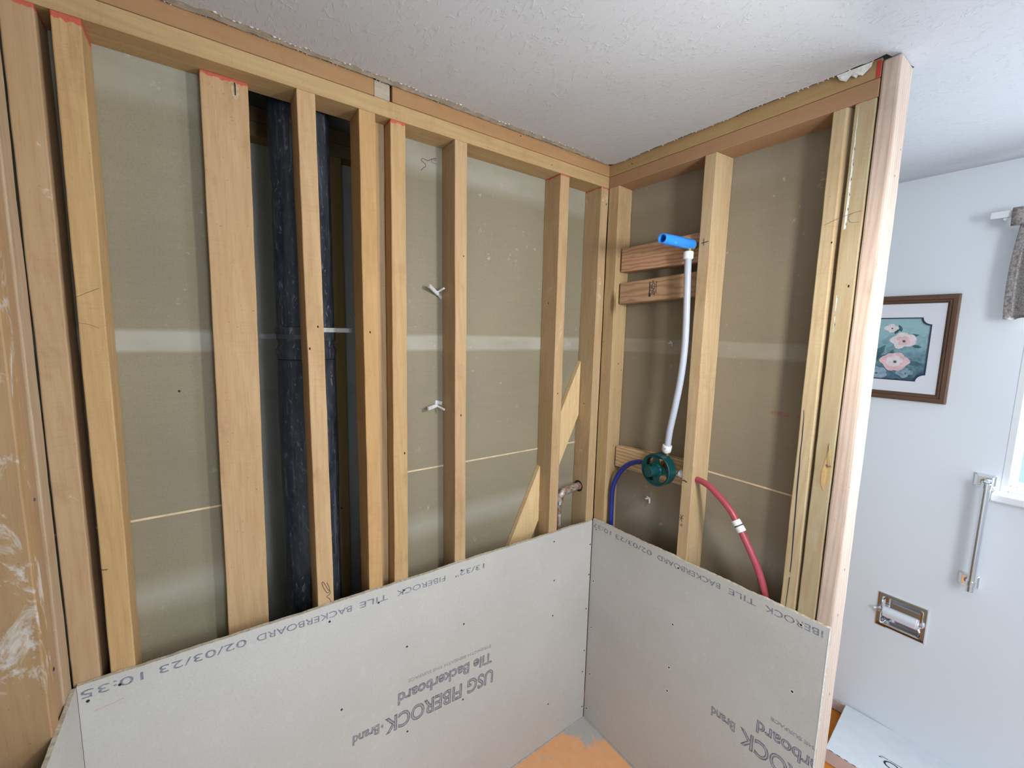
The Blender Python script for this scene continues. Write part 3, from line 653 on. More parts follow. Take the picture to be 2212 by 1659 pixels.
bm = bmesh.new(); tube(bm, [(-.008, -.3525, 1.905), (-.010, -.3565, 1.8356), (-.010, -.3632, 1.6902), (-.010, -.3637, 1.6015), (-.010, -.3577, 1.5108), (-.010, -.3448, 1.4169), (-.005, -.3286, 1.3348), (.004, -.317, 1.265)], .0106, 20, 8); lk('tube', bm, MT['white_tube'], rs)
bm = bmesh.new(); lathe(bm, (.0022, -.3185, 1.281), (.1, .18, -1), [(0, .0145), (.002, .0155), (.020, .0155), (.026, .0120)], 24); c0 = lk('crimp_collar', bm, MT['white_plastic'], rs)
text_mesh('1.0', .006, MT['ink'], rs, (-.0138, -.3150, 1.268), (0, -1, 0), (0, 0, 1), width=.008, thick=.0003).matrix_parent_inverse = Matrix.Translation(-rs.location)

# ------------------------------------------------------------------ valve with green plaster guard
VY, VZ = -.2985, 1.1930
vv = thing('shower_valve', 'round dark green valve guard with four openings', 'shower valve', (0, VY, VZ))
bm = bmesh.new()
def P3(r, a, x): return (x, VY+r*math.cos(a), VZ+r*math.sin(a))
seg = 96
def ring(r, x): return [P3(r, 2*PI*k/seg, x) for k in range(seg)]
# outer rim shell
loft(bm, [ring(.0565, .006), ring(.0565, -.026), ring(.0560, -.0295), ring(.0545, -.031), ring(.0525, -.031), ring(.0510, -.0285), ring(.0505, .006), ring(.0565, .006)], cap=False)
# face plate with four rounded openings
holes = [PI*.5*k+.72 for k in range(4)]
def rin(a):
    return None
nr = 12
R0, R1, RM0, RM1 = .0200, .0515, .0245, .0475
for side, xx in ((0, -.0255), (1, -.0215)):
    pass
grid = {}
radii = [R0, .0225, RM0, .0270, .0300, .0330, .0370, .0410, .0440, .0460, RM1, .0495, R1]
def is_open(a, r):
    for h in holes:
        d = (a-h+PI) % (2*PI)-PI
        t = (r-RM0)/(RM1-RM0)
        if 0 <= t <= 1:
            half = .60*math.sqrt(max(0, 1-(2*t-1)**2*.90))*(.66+.34*t)
            if abs(d) < half: return True
    return False
for k in range(seg):
    a0, a1 = 2*PI*k/seg, 2*PI*(k+1)/seg
    for i in range(len(radii)-1):
        ra_, rb_ = radii[i], radii[i+1]
        if is_open((a0+a1)/2, (ra_+rb_)/2): continue
        vs1 = [bm.verts.new(P3(r, a, -.0255)) for r, a in ((ra_, a0), (rb_, a0), (rb_, a1), (ra_, a1))]
        vs2 = [bm.verts.new(P3(r, a, -.0205)) for r, a in ((ra_, a0), (rb_, a0), (rb_, a1), (ra_, a1))]
        bm.faces.new(vs1); bm.faces.new(list(reversed(vs2)))
        nb = [(k, i-1), (k+1, i), (k, i+1), (k-1, i)]
        for (kk, ii), (p, q) in zip(nb, ((3, 0), (2, 3), (1, 2), (0, 1))):
            if 0 <= ii < len(radii)-1:
                am = 2*PI*(kk+.5)/seg; rm = (radii[ii]+radii[ii+1])/2
                if is_open(am, rm): bm.faces.new((vs1[p], vs1[q], vs2[q], vs2[p]))
bmesh.ops.remove_doubles(bm, verts=bm.verts, dist=1e-6)
lk('guard_ring', bm, MT['green'], vv)
bm = bmesh.new()
lathe(bm, (-.020, VY, VZ), (-1, 0, 0), [(0, .0235), (.007, .0230), (.010, .0200), (.046, .0178), (.0485, .0172), (.0495, .0160)], 40)
for k in range(10):
    a = 2*PI*k/10; c_ = Vector((-.030, VY+.0212*math.cos(a), VZ+.0212*math.sin(a)))
    lathe(bm, c_+Vector((.004, 0, 0)), (-1, 0, 0), [(0, .0028), (.012, .0024)], 8)
lathe(bm, (-.0690, VY, VZ), (-1, 0, 0), [(0, .0025), (.0018, .0018)], 10)
lk('center_cap', bm, MT['green'], vv)
bm = bmesh.new()
lathe(bm, (.050, VY, VZ), (-1, 0, 0), [(0, .022), (.030, .024), (.048, .021), (.060, .019)], 28)
tube(bm, [(.022, VY-.02, VZ), (.022, VY-.052, VZ-.002)], .009, 16, 2); tube(bm, [(.022, VY+.02, VZ), (.022, VY+.052, VZ+.002)], .009, 16, 2)
tube(bm, [(.012, -.3155, VZ+.015), (.006, -.3160, VZ+.066)], .0085, 16, 2)
lathe(bm, (.0058, -.3160, VZ+.058), (0, 0, 1), [(0, .0125), (.008, .0125)], 6)
lk('brass_body', bm, MT['brass'], vv)
bm = bmesh.new(); lathe(bm, (.022, -.352, 1.190), (0, -1, 0), [(0, .0115), (.006, .0115), (.0065, .0100), (.012, .0100)], 6); lk('hex_nut', bm, MT['chrome_soft'], vv)
bm = bmesh.new(); tube(bm, [(.022, -.362, 1.190), (.022, -.3815, 1.190)], .0135, 20, 2); lk('white_sleeve', bm, MT['white_plastic'], vv)
# tubes
bt = thing('supply_tube', 'dark blue cold water tube curving left from the valve', 'water tube', (.02, -.06, .9))
bm = bmesh.new(); tube(bm, [(.022, -.246, 1.194), (.026, -.2150, 1.1885), (.028, -.1850, 1.182), (.028, -.150, 1.166), (.026, -.118, 1.138), (.024, -.0925, 1.098), (.022, -.0775, 1.055), (.022, -.0735, 1.015), (.022, -.0745, .95), (.022, -.0760, .88), (.022, -.0760, .60)], .0092, 20, 8); lk('tube', bm, MT['blue_tube'], bt)
rt = thing('supply_tube', 'red hot water tube drooping right from the middle stud', 'water tube', (.02, -.65, .9))
bm = bmesh.new(); tube(bm, [(.022, -.4215, 1.187), (.017, -.4500, 1.1855), (.010, -.4839, 1.1746), (.002, -.5434, 1.1349), (-.0030, -.5768, 1.0952), (.0015, -.613, 1.0333), (.011, -.6400, .9714), (.020, -.6570, .905), (.026, -.665, .82), (.026, -.667, .6)], .0098, 20, 8); lk('tube', bm, MT['red_tube'], rt)
d_ = Vector((-.001, -.022, -.027)).normalized(); p_ = Vector((-.0018, -.5655, 1.1095))
bm = bmesh.new(); lathe(bm, p_, d_, [(0, .0118), (.001, .0128), (.0150, .0128), (.0158, .0112), (.0185, .0112), (.0195, .0128), (.0345, .0128), (.0355, .0115)], 24)
lk('coupling_ring', bm, MT['white_plastic'], rt)
bm = bmesh.new(); lathe(bm, p_+d_*.0157, d_, [(0, .0120), (.0025, .0120)], 24); lk('dark_band', bm, MT['ink_dark'], rt)

# ------------------------------------------------------------------ toggle anchors left in the drywall
def vbar(bm, a, b, wdt, th, up=(0, 0, 1)):
    a = Vector(a); b = Vector(b); t = (b-a).normalized(); s_ = t.cross(Vector(up)).normalized(); u_ = s_.cross(t)
    loft(bm, [[p+s_*(i*th/2)+u_*(j*wdt/2) for i, j in ((-1, -1), (1, -1), (1, 1), (-1, 1))] for p in (a, b)])
for lab, w1, w2, rod in (('upper metal toggle anchor hanging out of the back wall drywall', ((-.706, .052, 1.7835), (-.667, .078, 1.764)), ((-.667, .074, 1.764), (-.651, .0835, 1.752)), ((-.668, .083, 1.768), (-.6605, .046, 1.7795))),
                         ('lower metal toggle anchor hanging out of the back wall drywall', ((-.709, .055, 1.4085), (-.668, .078, 1.4125)), ((-.672, .083, 1.423), (-.648, .0835, 1.4165)), ((-.672, .082, 1.4135), (-.6590, .044, 1.403)))):
    tg = thing('toggle_anchor', lab, 'anchor', rod[0])
    bm = bmesh.new(); vbar(bm, w1[0], w1[1], .011, .005); lk('wing', bm, MT['zinc'], tg)
    bm = bmesh.new(); vbar(bm, w2[0], w2[1], .011, .002); lk('wing', bm, MT['zinc'], tg)
    bm = bmesh.new(); tube(bm, rod, .0032, 12, 2); lk('bolt', bm, MT['zinc'], tg)
for lab, c_, s_ in (('small white plastic anchor poking through below the valve', Vector((.074, -.2055, 1.034)), 1.0), ('tiny white plastic anchor between the shower studs at mid height', Vector((.076, -.256, 1.627)), .72)):
    tg = thing('wall_anchor', lab, 'anchor', c_)
    rnd = random.Random(int(c_.z*100)); bm = bmesh.new()
    for dx, dy, dz, l in ((-.3, -.6, -.8, .016), (-.4, .35, .8, .012), (-.3, .9, -.1, .012), (-.5, -.7, .1, .011)):
        v = Vector((dx, dy, dz)).normalized()*l*s_; tube(bm, [c_+Vector((.009, 0, 0)), c_+v], [.0030*s_, .0022*s_], 8, 2, curve=False)
    lk('prong', bm, MT['white_plastic'], tg)

# ------------------------------------------------------------------ marks on the framing
e = -.0004
stroke('pen_mark', [(e, -.397, 1.9500), (e, -.3975, 1.930)], .0009, MT['ink_dark'], t1); stroke('pen_mark', [(e, -.3905, 1.9375), (e, -.4110, 1.9400)], .0012, MT['ink_dark'], t1)
for a, b in (((-.3884, 1.0604), (-.3937, 1.0365)), ((-.3835, 1.0484), (-.3980, 1.0485)), ((-.3867, 1.0396), (-.397, 1.0603)), ((-.3935, 1.030), (-.3965, 1.022)), ((-.3900, 1.026), (-.3915, 1.020))):
    stroke('pen_mark', [(e, *a), (e, *b)], .0007, MT['ink_dark'], t1)
stroke('pen_mark', [(e, -.3845, 1.1775), (e, -.3920, 1.1785), (e, -.4010, 1.1755)], .0015, MT['ink_dark'], t1)
stroke('pencil_mark', [(-1.0281, e, .9690), (-1.0237, e, .9568), (-1.0217, e, .9440), (-1.0265, e, .9384), (-1.0332, e, .9488), (-1.0387, e, .9640), (-1.0400, e, .9741), (-1.0350, e, .9705), (-1.0260, e, .9490), (-1.0200, e, .9420)], .0006, MT['ink_dark'], s3)
stroke('pencil_mark', [(-1.0190, e, .9400), (-1.0230, e, .9330), (-1.0290, e, .9290), (-1.0225, e, .9200), (-1.0190, e, .9100)], .0006, MT['ink_dark'], s3)
stroke('pencil_mark', [(e, -.7115, 1.9310), (e, -.7294, 1.9380), (e, -.7415, 1.9420)], .0005, MT['pencil'], t2)
stroke('pencil_mark', [(e, -.7476, 1.9435), (e, -.7636, 1.9477), (e, -.7790, 1.9500), (e, -.7832, 1.9490)], .0005, MT['pencil'], t3)
stroke('pencil_mark', [(e, -.7790, 1.9505), (e, -.7640, 1.9465), (e, -.7600, 1.9390), (e, -.7640, 1.9290), (e, -.7718, 1.9262), (e, -.7825, 1.9255)], .0005, MT['pencil'], t3)
s1 = [o for o in bpy.data.objects if o.get('label', '').startswith('yellowish stud with red')][0]
stroke('pencil_mark', [(-1.4540, e, 1.6961), (-1.438, e, 1.706), (-1.4215, e, 1.7152)], .0005, MT['pencil'], s1)
stroke('pencil_mark', [(-1.4560, e, 1.6480), (-1.44, e, 1.645), (-1.4267, e, 1.6384)], .0004, MT['pencil'], s1)
stroke('pencil_mark', [(-1.4575, e, 1.1463), (-1.4530, e, 1.144), (-1.4475, e, 1.1435)], .0007, MT['ink_dark'], s1)
stroke('pencil_mark', [(-1.4400, -TB-.0004, .8530), (-1.46, -TB-.0004, .8500), (-1.487, -TB-.0004, .8480)], .0007, plain('pink_pencil', (.62, .42, .42), .8), bA)
# long split and paint crack
def crack(name, pts, wd, mat, par):
    bm = bmesh.new(); n = len(pts); A_ = []; B_ = []
    for i, (y, z) in enumerate(pts):
        h = wd*math.sin(PI*(i+.35)/(n+.2))*.5
        A_.append(bm.verts.new((-.0003, y-h, z))); B_.append(bm.verts.new((-.0003, y+h, z)))
    for i in range(n-1): bm.faces.new((A_[i], A_[i+1], B_[i+1], B_[i]))
    r = bmesh.ops.extrude_face_region(bm, geom=list(bm.faces))
    for v in [g for g in r['geom'] if isinstance(g, bmesh.types.BMVert)]: v.co.x += .0012
    return link(name, bm, mat, par)
crack('split', [(-.7065, 1.530), (-.7090, 1.4857), (-.7125, 1.4437), (-.7135, 1.388), (-.7130, 1.3439), (-.7140, 1.3193), (-.7150, 1.2494), (-.7165, 1.1854), (-.7195, 1.0571), (-.7190, .9881), (-.7167, .90), (-.7167, .82)], .0032, MT['ink_dark'], t2)['label'] = 'long dark split'
rnd = random.Random(9); pts = [(-.7565+rnd.uniform(-.0006, .0006)-.003*min(1, (2.19-z)/.3)*0, z) for z in [2.19-.02*k for k in range(27)]]
crack('paint_streak', [(y+.0015, z) for y, z in pts], .0042, MT['gypsum'], t3)
for k in range(0, 25, 2):
    z = 2.10-.017*k
    crack('fine_crack', [(-.7562+rnd.uniform(-.0007, .0007), z-q*.004) for q in range(3)], .0012, MT['ink_dark'], t3)
# gouge with splinter at the edge
bm = bmesh.new()
g = [(-.0008, -.7740, 1.388), (-.0006, -.7700, 1.350), (-.0006, -.7640, 1.315), (-.0006, -.7650, 1.285), (-.0008, -.7720, 1.268), (-.0008, -.7790, 1.285), (-.0008, -.7825, 1.325), (-.0010, -.7800, 1.345), (-.0009, -.7785, 1.37)]
f = bm.faces.new([bm.verts.new(p) for p in g]); r = bmesh.ops.extrude_face_region(bm, geom=[f])
for v in [q for q in r['geom'] if isinstance(q, bmesh.types.BMVert)]: v.co.x += .002
link('gouge', bm, wood('torn_fibre', (.58, .40, .18), (.30, .17, .06), 'Z', 51, rings=1.5, knots=0), t3)['label'] = 'torn brown gouge'
bm = bmesh.new(); tube(bm, [(-.002, -.7740, 1.392), (-.0045, -.7755, 1.36), (-.004, -.7775, 1.330)], [.0006]*3, 6, 4, curve=False); tube(bm, [(-.0015, -.783, 1.336), (-.002, -.7775, 1.333), (-.001, -.7725, 1.337)], [.0016]*3, 6, 4, curve=False); link('splinter', bm, MT['pencil'], t3)
# staple on the wide stud
bm = bmesh.new(); tube(bm, [(-1.1775, .0485, 2.189), (-1.1772, .0465, 2.186), (-1.1770, .0460, 2.176), (-1.1772, .0480, 2.163)], .0011, 8, 3, curve=False); link('staple', bm, MT['steel_dark'], s2)
bm = bmesh.new()
f = bm.faces.new([bm.verts.new((-1.1775+.0075*math.cos(a)*(1.0), .0487, 2.172+.019*math.sin(a))) for a in [2*PI*k/20 for k in range(20)]]); r = bmesh.ops.extrude_face_region(bm, geom=[f])
for v in [q for q in r['geom'] if isinstance(q, bmesh.types.BMVert)]: v.co.y += .001
link('rust_stain', bm, plain('rust_stain', (.50, .36, .22), .8, var=.25, sc=80), s2)
# bolt heads on the left wall studs
def bolt(par, p, n, r, mat):
    bm = bmesh.new(); lathe(bm, Vector(p)-Vector(n)*.001, n, [(0, r), (.0015, r), (.0025, r*.6)], 16); return link('bolt_head', bm, mat, par)
bolt(cst, (-1.5155, -.1075, 1.663), (1, 0, 0), .0036, MT['chrome_soft'])
c18 = [o for o in bpy.data.objects if o.get('label', '').startswith('brown stud of the left wall')][0]
bolt(c18, (-1.519, -.074, 1.335), (1, 0, 0), .0032, MT['strap_grey']); bolt(c18, (-1.519, -.078, 1.008), (1, 0, 0), .0040, MT['ink_dark'])
# grade stamp on the block: reads upward
e2 = .0225
def stamp(body, h, y, z0, wd, mat=MT['ink_dark'], bold=0.01):
    return text_mesh(body, h, mat, b2, (e2, y, z0), (0, 0, -1), (0, -1, 0), width=wd, name='grade_stamp', bold=bold)
stamp('CONST', .0125, -.2015, 1.833, .040); stamp('(R)', .008, -.2015, 1.8435, .009, bold=0)
stamp('STAND & BTR', .004, -.2170, 1.840, .042, bold=0); stamp('WWP 12', .0045, -.1955, 1.829, .022, bold=.02)
bm = bmesh.new(); box(bm, e2-.0002, e2+.0004, -.1975, -.1895, 1.788, 1.800); box(bm, e2-.0002, e2+.0004, -.1935, -.1905, 1.800, 1.840); link('grade_stamp', bm, MT['ink_dark'], b2)
# pencilled maker stamp on the side drywall
text_mesh('PABCO', .0115, MT['ink_red'], ws, (D-.0002, -.6000, 1.4285), (0, -1, 0), (0, 0, 1), width=.0460)
text_mesh('4', .0115, MT['ink_red'], ws, (D-.0002, -.6640, 1.4275), (0, -1, 0), (0, 0, 1), width=.008)
# cobweb on the back drywall
stroke('cobweb', [(-.6703, .0832, 2.1649), (-.683, .0830, 2.160), (-.6973, .0830, 2.1517), (-.712, .0830, 2.1540), (-.7178, .0830, 2.148), (-.7060, .083, 2.141), (-.7040, .083, 2.134), (-.7110, .083, 2.128), (-.7179, .083, 2.1200)], .0006, MT['ink_dark'], wb)
stroke('cobweb', [(-.6703, .0832, 2.1649), (-.6740, .083, 2.157), (-.681, .0830, 2.161), (-.6850, .083, 2.151), (-.6700, .083, 2.149)], .0004, MT['ink_dark'], wb)
# splinters on the lower block
bm = bmesh.new(); rnd = random.Random(2)
for k in range(16):
    t = rnd.random(); y = -.075-.20*t; z = 1.209+.022*(-(y+.0545)/.329)
    tube(bm, [(rnd.uniform(.055, .075), y, z-.001), (rnd.uniform(.05, .075), y-rnd.uniform(.004, .012), z+rnd.uniform(.001, .005))], [.0016, .0006], 6, 2, curve=False)
link('splinters', bm, bpy.data.materials['block_wood_pale'], b3)

# ------------------------------------------------------------------ mortar bead and base lettering
bm = bmesh.new(); tube(bm, [(-1.50, -.0125, .0005), (-1.0, -.0128, .0008), (-.5, -.0122, .0004), (-.012, -.0125, .0006)], .0022, 6, 12); tube(bm, [(-.0125, -.012, .0005), (-.0128, -.4, .0008), (-.0122, -.82, .0005)], .0022, 6, 12)
link('mortar_line', bm, MT['mortar'], sbase)['label'] = 'grey mortar line along the foot of the boards'

# ------------------------------------------------------------------ framed picture
pic = thing('framed_picture', 'walnut-framed flower painting on the white wall', 'picture', (.99, -.578, 1.62))
FY0, FY1, FZ0, FZ1, FW = -.8265, -.330, 1.4200, 1.8305, .032
def lp(name, bm, mat, label=None, bevel=0):
    o = link(name, bm, mat, pic, bevel=bevel); o.matrix_parent_inverse = Matrix.Translation(-pic.location)
    if label: o['label'] = label
    return o
def member(p0, p1, inward):
    """mitred moulding between outer corners p0,p1 (y,z); inward unit (y,z)"""
    prof = [(0, 1.0), (0, .984), (.004, .980), (.017, .980), (.019, .984), (.021, .982), (.025, .982), (.027, .987), (FW-.002, .988), (FW, .991), (FW, 1.0)]
    bm = bmesh.new(); t = Vector((p1[0]-p0[0], p1[1]-p0[1])).normalized(); rings = []
    for p, s_ in ((p0, 1), (p1, -1)):
        rings.append([(x, p[0]+inward[0]*d+t.x*s_*d, p[1]+inward[1]*d+t.y*s_*d) for d, x in prof])
    loft(bm, rings); return bm
lp('frame_side', member((FY0, FZ0), (FY0, FZ1), (1, 0)), MT['frame_wood']); lp('frame_side', member((FY1, FZ0), (FY1, FZ1), (-1, 0)), MT['frame_wood'])
lp('frame_rail', member((FY0, FZ1), (FY1, FZ1), (0, -1)), MT['frame_wood_h']); lp('frame_rail', member((FY0, FZ0), (FY1, FZ0), (0, 1)), MT['frame_wood_h'])
def notch(y0, y1, z0, z1, r, n=8):
    pts = []
    for cy_, cz_, a0 in ((y0, z0, PI/2), (y1, z0, PI), (y1, z1, 1.5*PI), (y0, z1, 2*PI)):
        for k in range(n+1):
            a = a0-k*(PI/2)/n; pts.append((cy_+r*math.cos(a), cz_+r*math.sin(a)))
    return pts
WY0, WY1, WZ0, WZ1 = -.7600, -.3965, 1.497, 1.7455
def ringplate(outer, inner, x0, x1):
    bm = bmesh.new()
    lo = [bm.verts.new((x0, y, z)) for y, z in outer]; li = [bm.verts.new((x0, y, z)) for y, z in inner]
    ed = [bm.edges.new((l[i], l[(i+1) % len(l)])) for l in (lo, li) for i in range(len(l))]
    bmesh.ops.triangle_fill(bm, edges=ed, use_beauty=True)
    r = bmesh.ops.extrude_face_region(bm, geom=list(bm.faces))
    for v in [q for q in r['geom'] if isinstance(q, bmesh.types.BMVert)]: v.co.x = x1
    return bm
lp('mount', ringplate([(FY0+.025, FZ0+.025), (FY1-.025, FZ0+.025), (FY1-.025, FZ1-.025), (FY0+.025, FZ1-.025)], notch(WY0, WY1, WZ0, WZ1, .027), .9905, .9925), MT['mat'])
lp('mount_line', ringplate(notch(WY0-.0003, WY1+.0003, WZ0-.0003, WZ1+.0003, .0267), notch(WY0+.0035, WY1-.0035, WZ0+.0035, WZ1-.0035, .0275), .9900, .9932), MT['navy'])
lp('canvas', BM((.9935, .9960, WY0-.01, WY1+.01, WZ0-.01, WZ1+.01)), MT['art'])
def petals(cy_, cz_, r, n, mats, seed, x=.9930, sq=.8):
    rnd = random.Random(seed)
    for rr, k0, lay, mt in ((1.0, n, 0, mats[0]), (.62, n-1, 1, mats[1])):
        bm = bmesh.new()
        for k in range(k0):
            a = 2*PI*k/k0+rnd.uniform(-.2, .2)+lay*.5; px_ = cy_+r*rr*.55*math.cos(a); pz = cz_+r*rr*.55*math.sin(a)*sq
            q_ = rnd.uniform(.85, 1.15)
            loft(bm, [[(x-lay*.0003-k*.00003-(.0002 if s_ else 0), px_+r*rr*.52*q_*math.cos(b)*(1+.12*math.cos(3*b+k)), pz+r*rr*.46*q_*math.sin(b)*(1+.1*math.sin(2*b+k))) for b in [2*PI*j/18 for j in range(18)]] for s_ in (0, 1)])
        lp('painted_petals', bm, mt)
    bm = bmesh.new(); lathe(bm, (x-.0004, cy_-.002, cz_-.002), (-1, 0, 0), [(0, r*.14), (.0005, r*.12)], 10); lp('flower_center', bm, MT['leaf'])
def leaves(lst, seed):
    bm = bmesh.new()
    for i, (y, z, l, a) in enumerate(lst):
        dy, dz = math.cos(a), math.sin(a); w_ = l*.22
        pts = [(0, 0), (.3, .8), (.6, .9), (1, 0), (.6, -.8), (.3, -.9)]
        loft(bm, [[(.9934-i*.00002-(.0003 if s_ else 0), y+dy*l*u_-dz*w_*v_, z+dz*l*u_+dy*w_*v_) for u_, v_ in pts] for s_ in (0, 1)])
    lp('painted_leaves', bm, MT['leaf'])
leaves([(-.690, 1.670, .04, 2.6+PI*.1), (-.655, 1.680, .035, 1.9), (-.675, 1.69, .03, 1.2), (-.71, 1.635, .03, PI*1.05), (-.655, 1.62, .04, -1.4), (-.645, 1.60, .05, 2.4-PI), (-.62, 1.60, .05, .6), (-.60, 1.585, .06, 2.1), (-.70, 1.57, .05, 3.3), (-.62, 1.57, .07, 1.1), (-.69, 1.545, .06, 4.1), (-.58, 1.54, .08, 1.7), (-.63, 1.515, .05, 5.6), (-.55, 1.56, .08, 2.7), (-.50, 1.60, .06, .8), (-.47, 1.53, .07, 2.0)], 1)
petals(-.643, 1.705, .022, 4, (MT['petal_white'], MT['petal_white']), 3, sq=.6)
petals(-.683, 1.655, .036, 5, (MT['petal_white'], MT['petal_pink']), 5)
petals(-.664, 1.572, .041, 6, (MT['petal_pink'], MT['petal_white']), 6)
petals(-.610, 1.522, .034, 5, (MT['petal_blue'], MT['petal_blue']), 7)
petals(-.700, 1.528, .024, 4, (MT['petal_blue'], MT['petal_blue']), 8)
petals(-.560, 1.600, .030, 5, (MT['petal_white'], MT['petal_blue']), 9)
petals(-.480, 1.560, .036, 5, (MT['petal_pink'], MT['petal_white']), 10)

# ------------------------------------------------------------------ grab bar
gb = thing('grab_bar', 'vertical chrome grab bar with square mounts beside the window', 'grab bar', (1.0, -.955, .95))
GY = -.9635
bm = bmesh.new(); tube(bm, [(.951, GY, .755), (.951, GY, 1.150)], .0112, 24, 2); lk('bar', bm, MT['chrome'], gb)
for zc, yc in ((1.1600, -.9540), (.7790, -.9530)):
    bm = bmesh.new()
    loft(bm, [[(x, yc-h, zc-v), (x, yc+h, zc-v), (x, yc+h, zc+v), (x, yc-h, zc+v)] for x, h, v in ((1.0, .0265, .0250), (.994, .0265, .0250), (.990, .0215, .0200), (.985, .0175, .0165))])
    o = link('mount_plate', bm, MT['chrome'], gb, bevel=.0008); o.matrix_parent_inverse = Matrix.Translation(-gb.location)
    bm = bmesh.new()
    s_ = 1 if zc > 1 else -1
    tube(bm, [(.987, yc, zc-s_*.002), (.972, (yc+GY)/2, zc-s_*.004), (.951, GY, zc-s_*.008)], [.012]*3, 20, 2, curve=False)
    lathe(bm, (.951, GY, zc-s_*.016), (0, 0, s_), [(0, .0138), (.016, .0138), (.019, .011)], 24)
    lk('post', bm, MT['chrome'], gb)

# ------------------------------------------------------------------ recessed paper holder
ph = thing('paper_holder', 'recessed chrome toilet paper holder with empty roller', 'paper holder', (1.0, -.789, .53))
YA_, YB_, ZA_, ZB_ = -.8660, -.7115, .4560, .6040
bm = bmesh.new()
prof = [(1.0, 0), (.9955, .0008), (.9945, .004), (.9945, .0135), (.9965, .0165), (1.03, .0185), (1.055, .030)]
rings = []
for x, d in prof:
    pts = []; rr = max(.001, min(.012, d*.55)); y0, y1, z0, z1 = YA_+d, YB_-d, ZA_+d, ZB_-d
    for cy_, cz_, a0 in ((y1-rr, z1-rr, 0), (y0+rr, z1-rr, PI/2), (y0+rr, z0+rr, PI), (y1-rr, z0+rr, 1.5*PI)):
        for k in range(6): a = a0+k*(PI/2)/5; pts.append((x, cy_+rr*math.cos(a), cz_+rr*math.sin(a)))
    rings.append(pts)
loft(bm, rings, cap=False); R_ = bm.verts[:][-24:]; bm.verts.ensure_lookup_table(); bm.faces.new(bm.verts[-24:])
o = link('recess_frame', bm, MT['chrome'], ph); o.matrix_parent_inverse = Matrix.Translation(-ph.location)
bm = bmesh.new(); lathe(bm, (.983, -.7335, .5330), (0, -1, 0), [(0, .007), (.003, .0215), (.104, .0215), (.106, .0200), (.109, .0200), (.112, .006)], 32); lk('roller', bm, MT['roller'], ph)
for y in (-.7225, -.8490):
    bm = bmesh.new(); s_ = 1 if y > -.78 else -1
    tube(bm, [(1.0, y+s_*.002, .530), (.990, y+s_*.003, .531), (.983, y, .533)], [.009, .008, .0095], 16, 3, curve=False)
    lathe(bm, (.983, y-.006, .533), (0, 1, 0), [(0, .0085), (.012, .0085)], 20); lk('roller_arm', bm, MT['chrome'], ph)
bm = bmesh.new(); tube(bm, [(.984, -.713, .5325), (.978, -.704, .5325)], [.0048, .0048], 12, 2, curve=False); lk('pin', bm, MT['chrome'], ph)

# ------------------------------------------------------------------ lace valance
vl = thing('curtain_valance', 'taupe lace valance hanging over the window', 'valance', (.95, -1.4, 2.07))
bm = bmesh.new(); rings_ = []
rnd = random.Random(6); n = 120; m_ = 26
def vx(i, j):
    u_ = i/n; v_ = j/m_
    y = -.930-1.01*u_-.012*v_; z = 2.045-.310*v_-(.004*math.sin(i*.9) if j == m_ else 0)
    amp = .012+.010*v_
    return (.945+amp*math.sin(i*.62)+.004*math.sin(i*1.7+2), y+.006*math.sin(v_*2.4)-.014*(1-v_)**2*(1 if i < 4 else 0), z)
V_ = [[bm.verts.new(vx(i, j)) for j in range(m_+1)] for i in range(n+1)]
for i in range(n):
    for j in range(m_):
        f = bm.faces.new((V_[i][j], V_[i+1][j], V_[i+1][j+1], V_[i][j+1])); f.material_index = 1 if (i < 2 or j in (0, m_-1)) else 0
o = link('lace_panel', bm, [MT['lace'], MT['lace_hem']], vl, smooth=True); o.matrix_parent_inverse = Matrix.Translation(-vl.location)
sd = o.modifiers.new('solid', 'SOLIDIFY'); sd.thickness = .0015
for k in range(7):
    y = -.935-.165*k; bm = bmesh.new()
    loft(bm, [[(.945+.014*math.cos(a), yy, 2.072+.030*math.sin(a)) for a in [2*PI*q/20 for q in range(20)]]+[] for yy in (y+.012, y-.018)], cap=False)
    o = link('tab_loop', bm, MT['lace_hem'], vl, smooth=True); o.matrix_parent_inverse = Matrix.Translation(-vl.location); o.modifiers.new('solid', 'SOLIDIFY').thickness = .0015
rd = thing('curtain_rod', 'flat white curtain rod carrying the lace valance', 'curtain rod', (1.0, -.9, 2.085))
bm = bmesh.new(); pts = [(.999, -.905), (.975, -.903), (.955, -.907), (.944, -.922), (.942, -.95), (.942, -1.94), (.955, -1.965), (.999, -1.97)]; rings_ = []
P = smooth_path([(x, y, 2.083) for x, y in pts], 4)
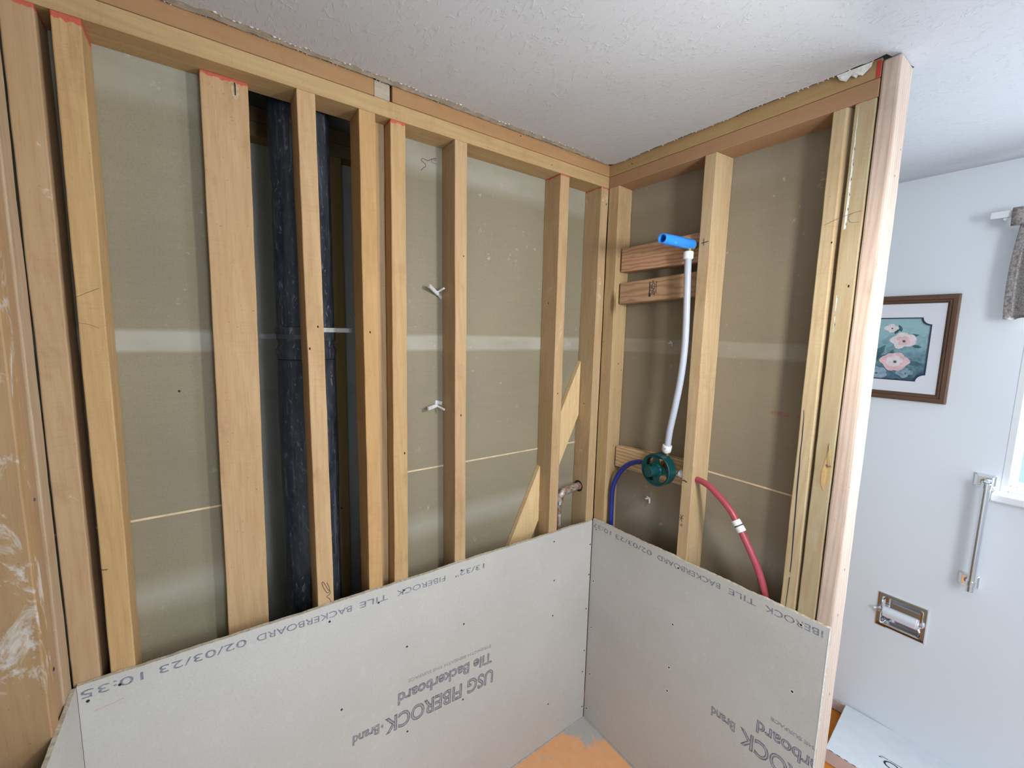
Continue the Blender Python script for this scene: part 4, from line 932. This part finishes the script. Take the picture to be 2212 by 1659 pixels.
for i, p in enumerate(P):
    t = (P[min(i+1, len(P)-1)]-P[max(i-1, 0)]).normalized(); nn_ = Vector((-t.y, t.x, 0))*.002
    rings_.append([p+nn_+Vector((0, 0, -.011)), p-nn_+Vector((0, 0, -.011)), p-nn_+Vector((0, 0, .011)), p+nn_+Vector((0, 0, .011))])
loft(bm, rings_); lk('rod', bm, MT['trim_white'], rd)

# ------------------------------------------------------------------ white carton on the floor
cb = thing('cardboard_carton', 'flat white carton with upside-down lettering lying on the orange floor', 'carton', (.674, -.678, ZF))
cb.rotation_euler = (0, 0, -math.radians(-4.4))
bm = bmesh.new(); vs = box(bm, 0, .315, -1.0, 0, 0, .058)
for f in bm.faces:
    if abs(f.normal.z) < .5: f.material_index = 1
bmesh.ops.recalc_face_normals(bm, faces=bm.faces)
for f in bm.faces: f.material_index = 0 if f.normal.z > .5 else 1
link('carton_body', bm, [MT['carton'], MT['carton_side']], cb, bevel=.0012)
bm = bmesh.new()
for k in range(38): box(bm, -.0006, .0012, -.012-.024*k-.012, -.012-.024*k, .0570, .0586)
link('perforation', bm, MT['strap_grey'], cb)
def ct(body, h, x, y, wd, **k): return text_mesh(body, h, MT['ink_dark'], cb, (x, y, .0582), (0, 1, 0), (-1, 0, 0), width=wd, **k)
ct('INO', .034, .128, -.275, .115)
bm = bmesh.new(); box(bm, .1335, .1352, -.262, -.176, .0580, .0585); box(bm, .1335, .1352, -.170, -.150, .0580, .0585); box(bm, .1330, .1338, -.262, -.15, .0580, .0585)
f = bm.faces.new([bm.verts.new(p) for p in ((.122, -.144, .0585), (.129, -.146, .0585), (.127, -.156, .0585))])
link('logo_line', bm, MT['ink_dark'], cb)

# ------------------------------------------------------------------ groups of like things
for o in list(C.objects):
    if o.parent is None and o.get('category') and not o.get('group'):
        lab = o['label']
        g = {'wall stud': 'framing studs of the opened walls', 'top plate': 'top plates under the ceiling', 'wood block': 'blocks between the shower wall studs',
             'backer board': 'cement backer boards around the shower', 'anchor': 'anchors left in the drywall', 'pipe strap': 'straps around the drain pipe', 'water tube': 'plastic water tubes at the valve'}.get(o['category'])
        if g: o['group'] = g
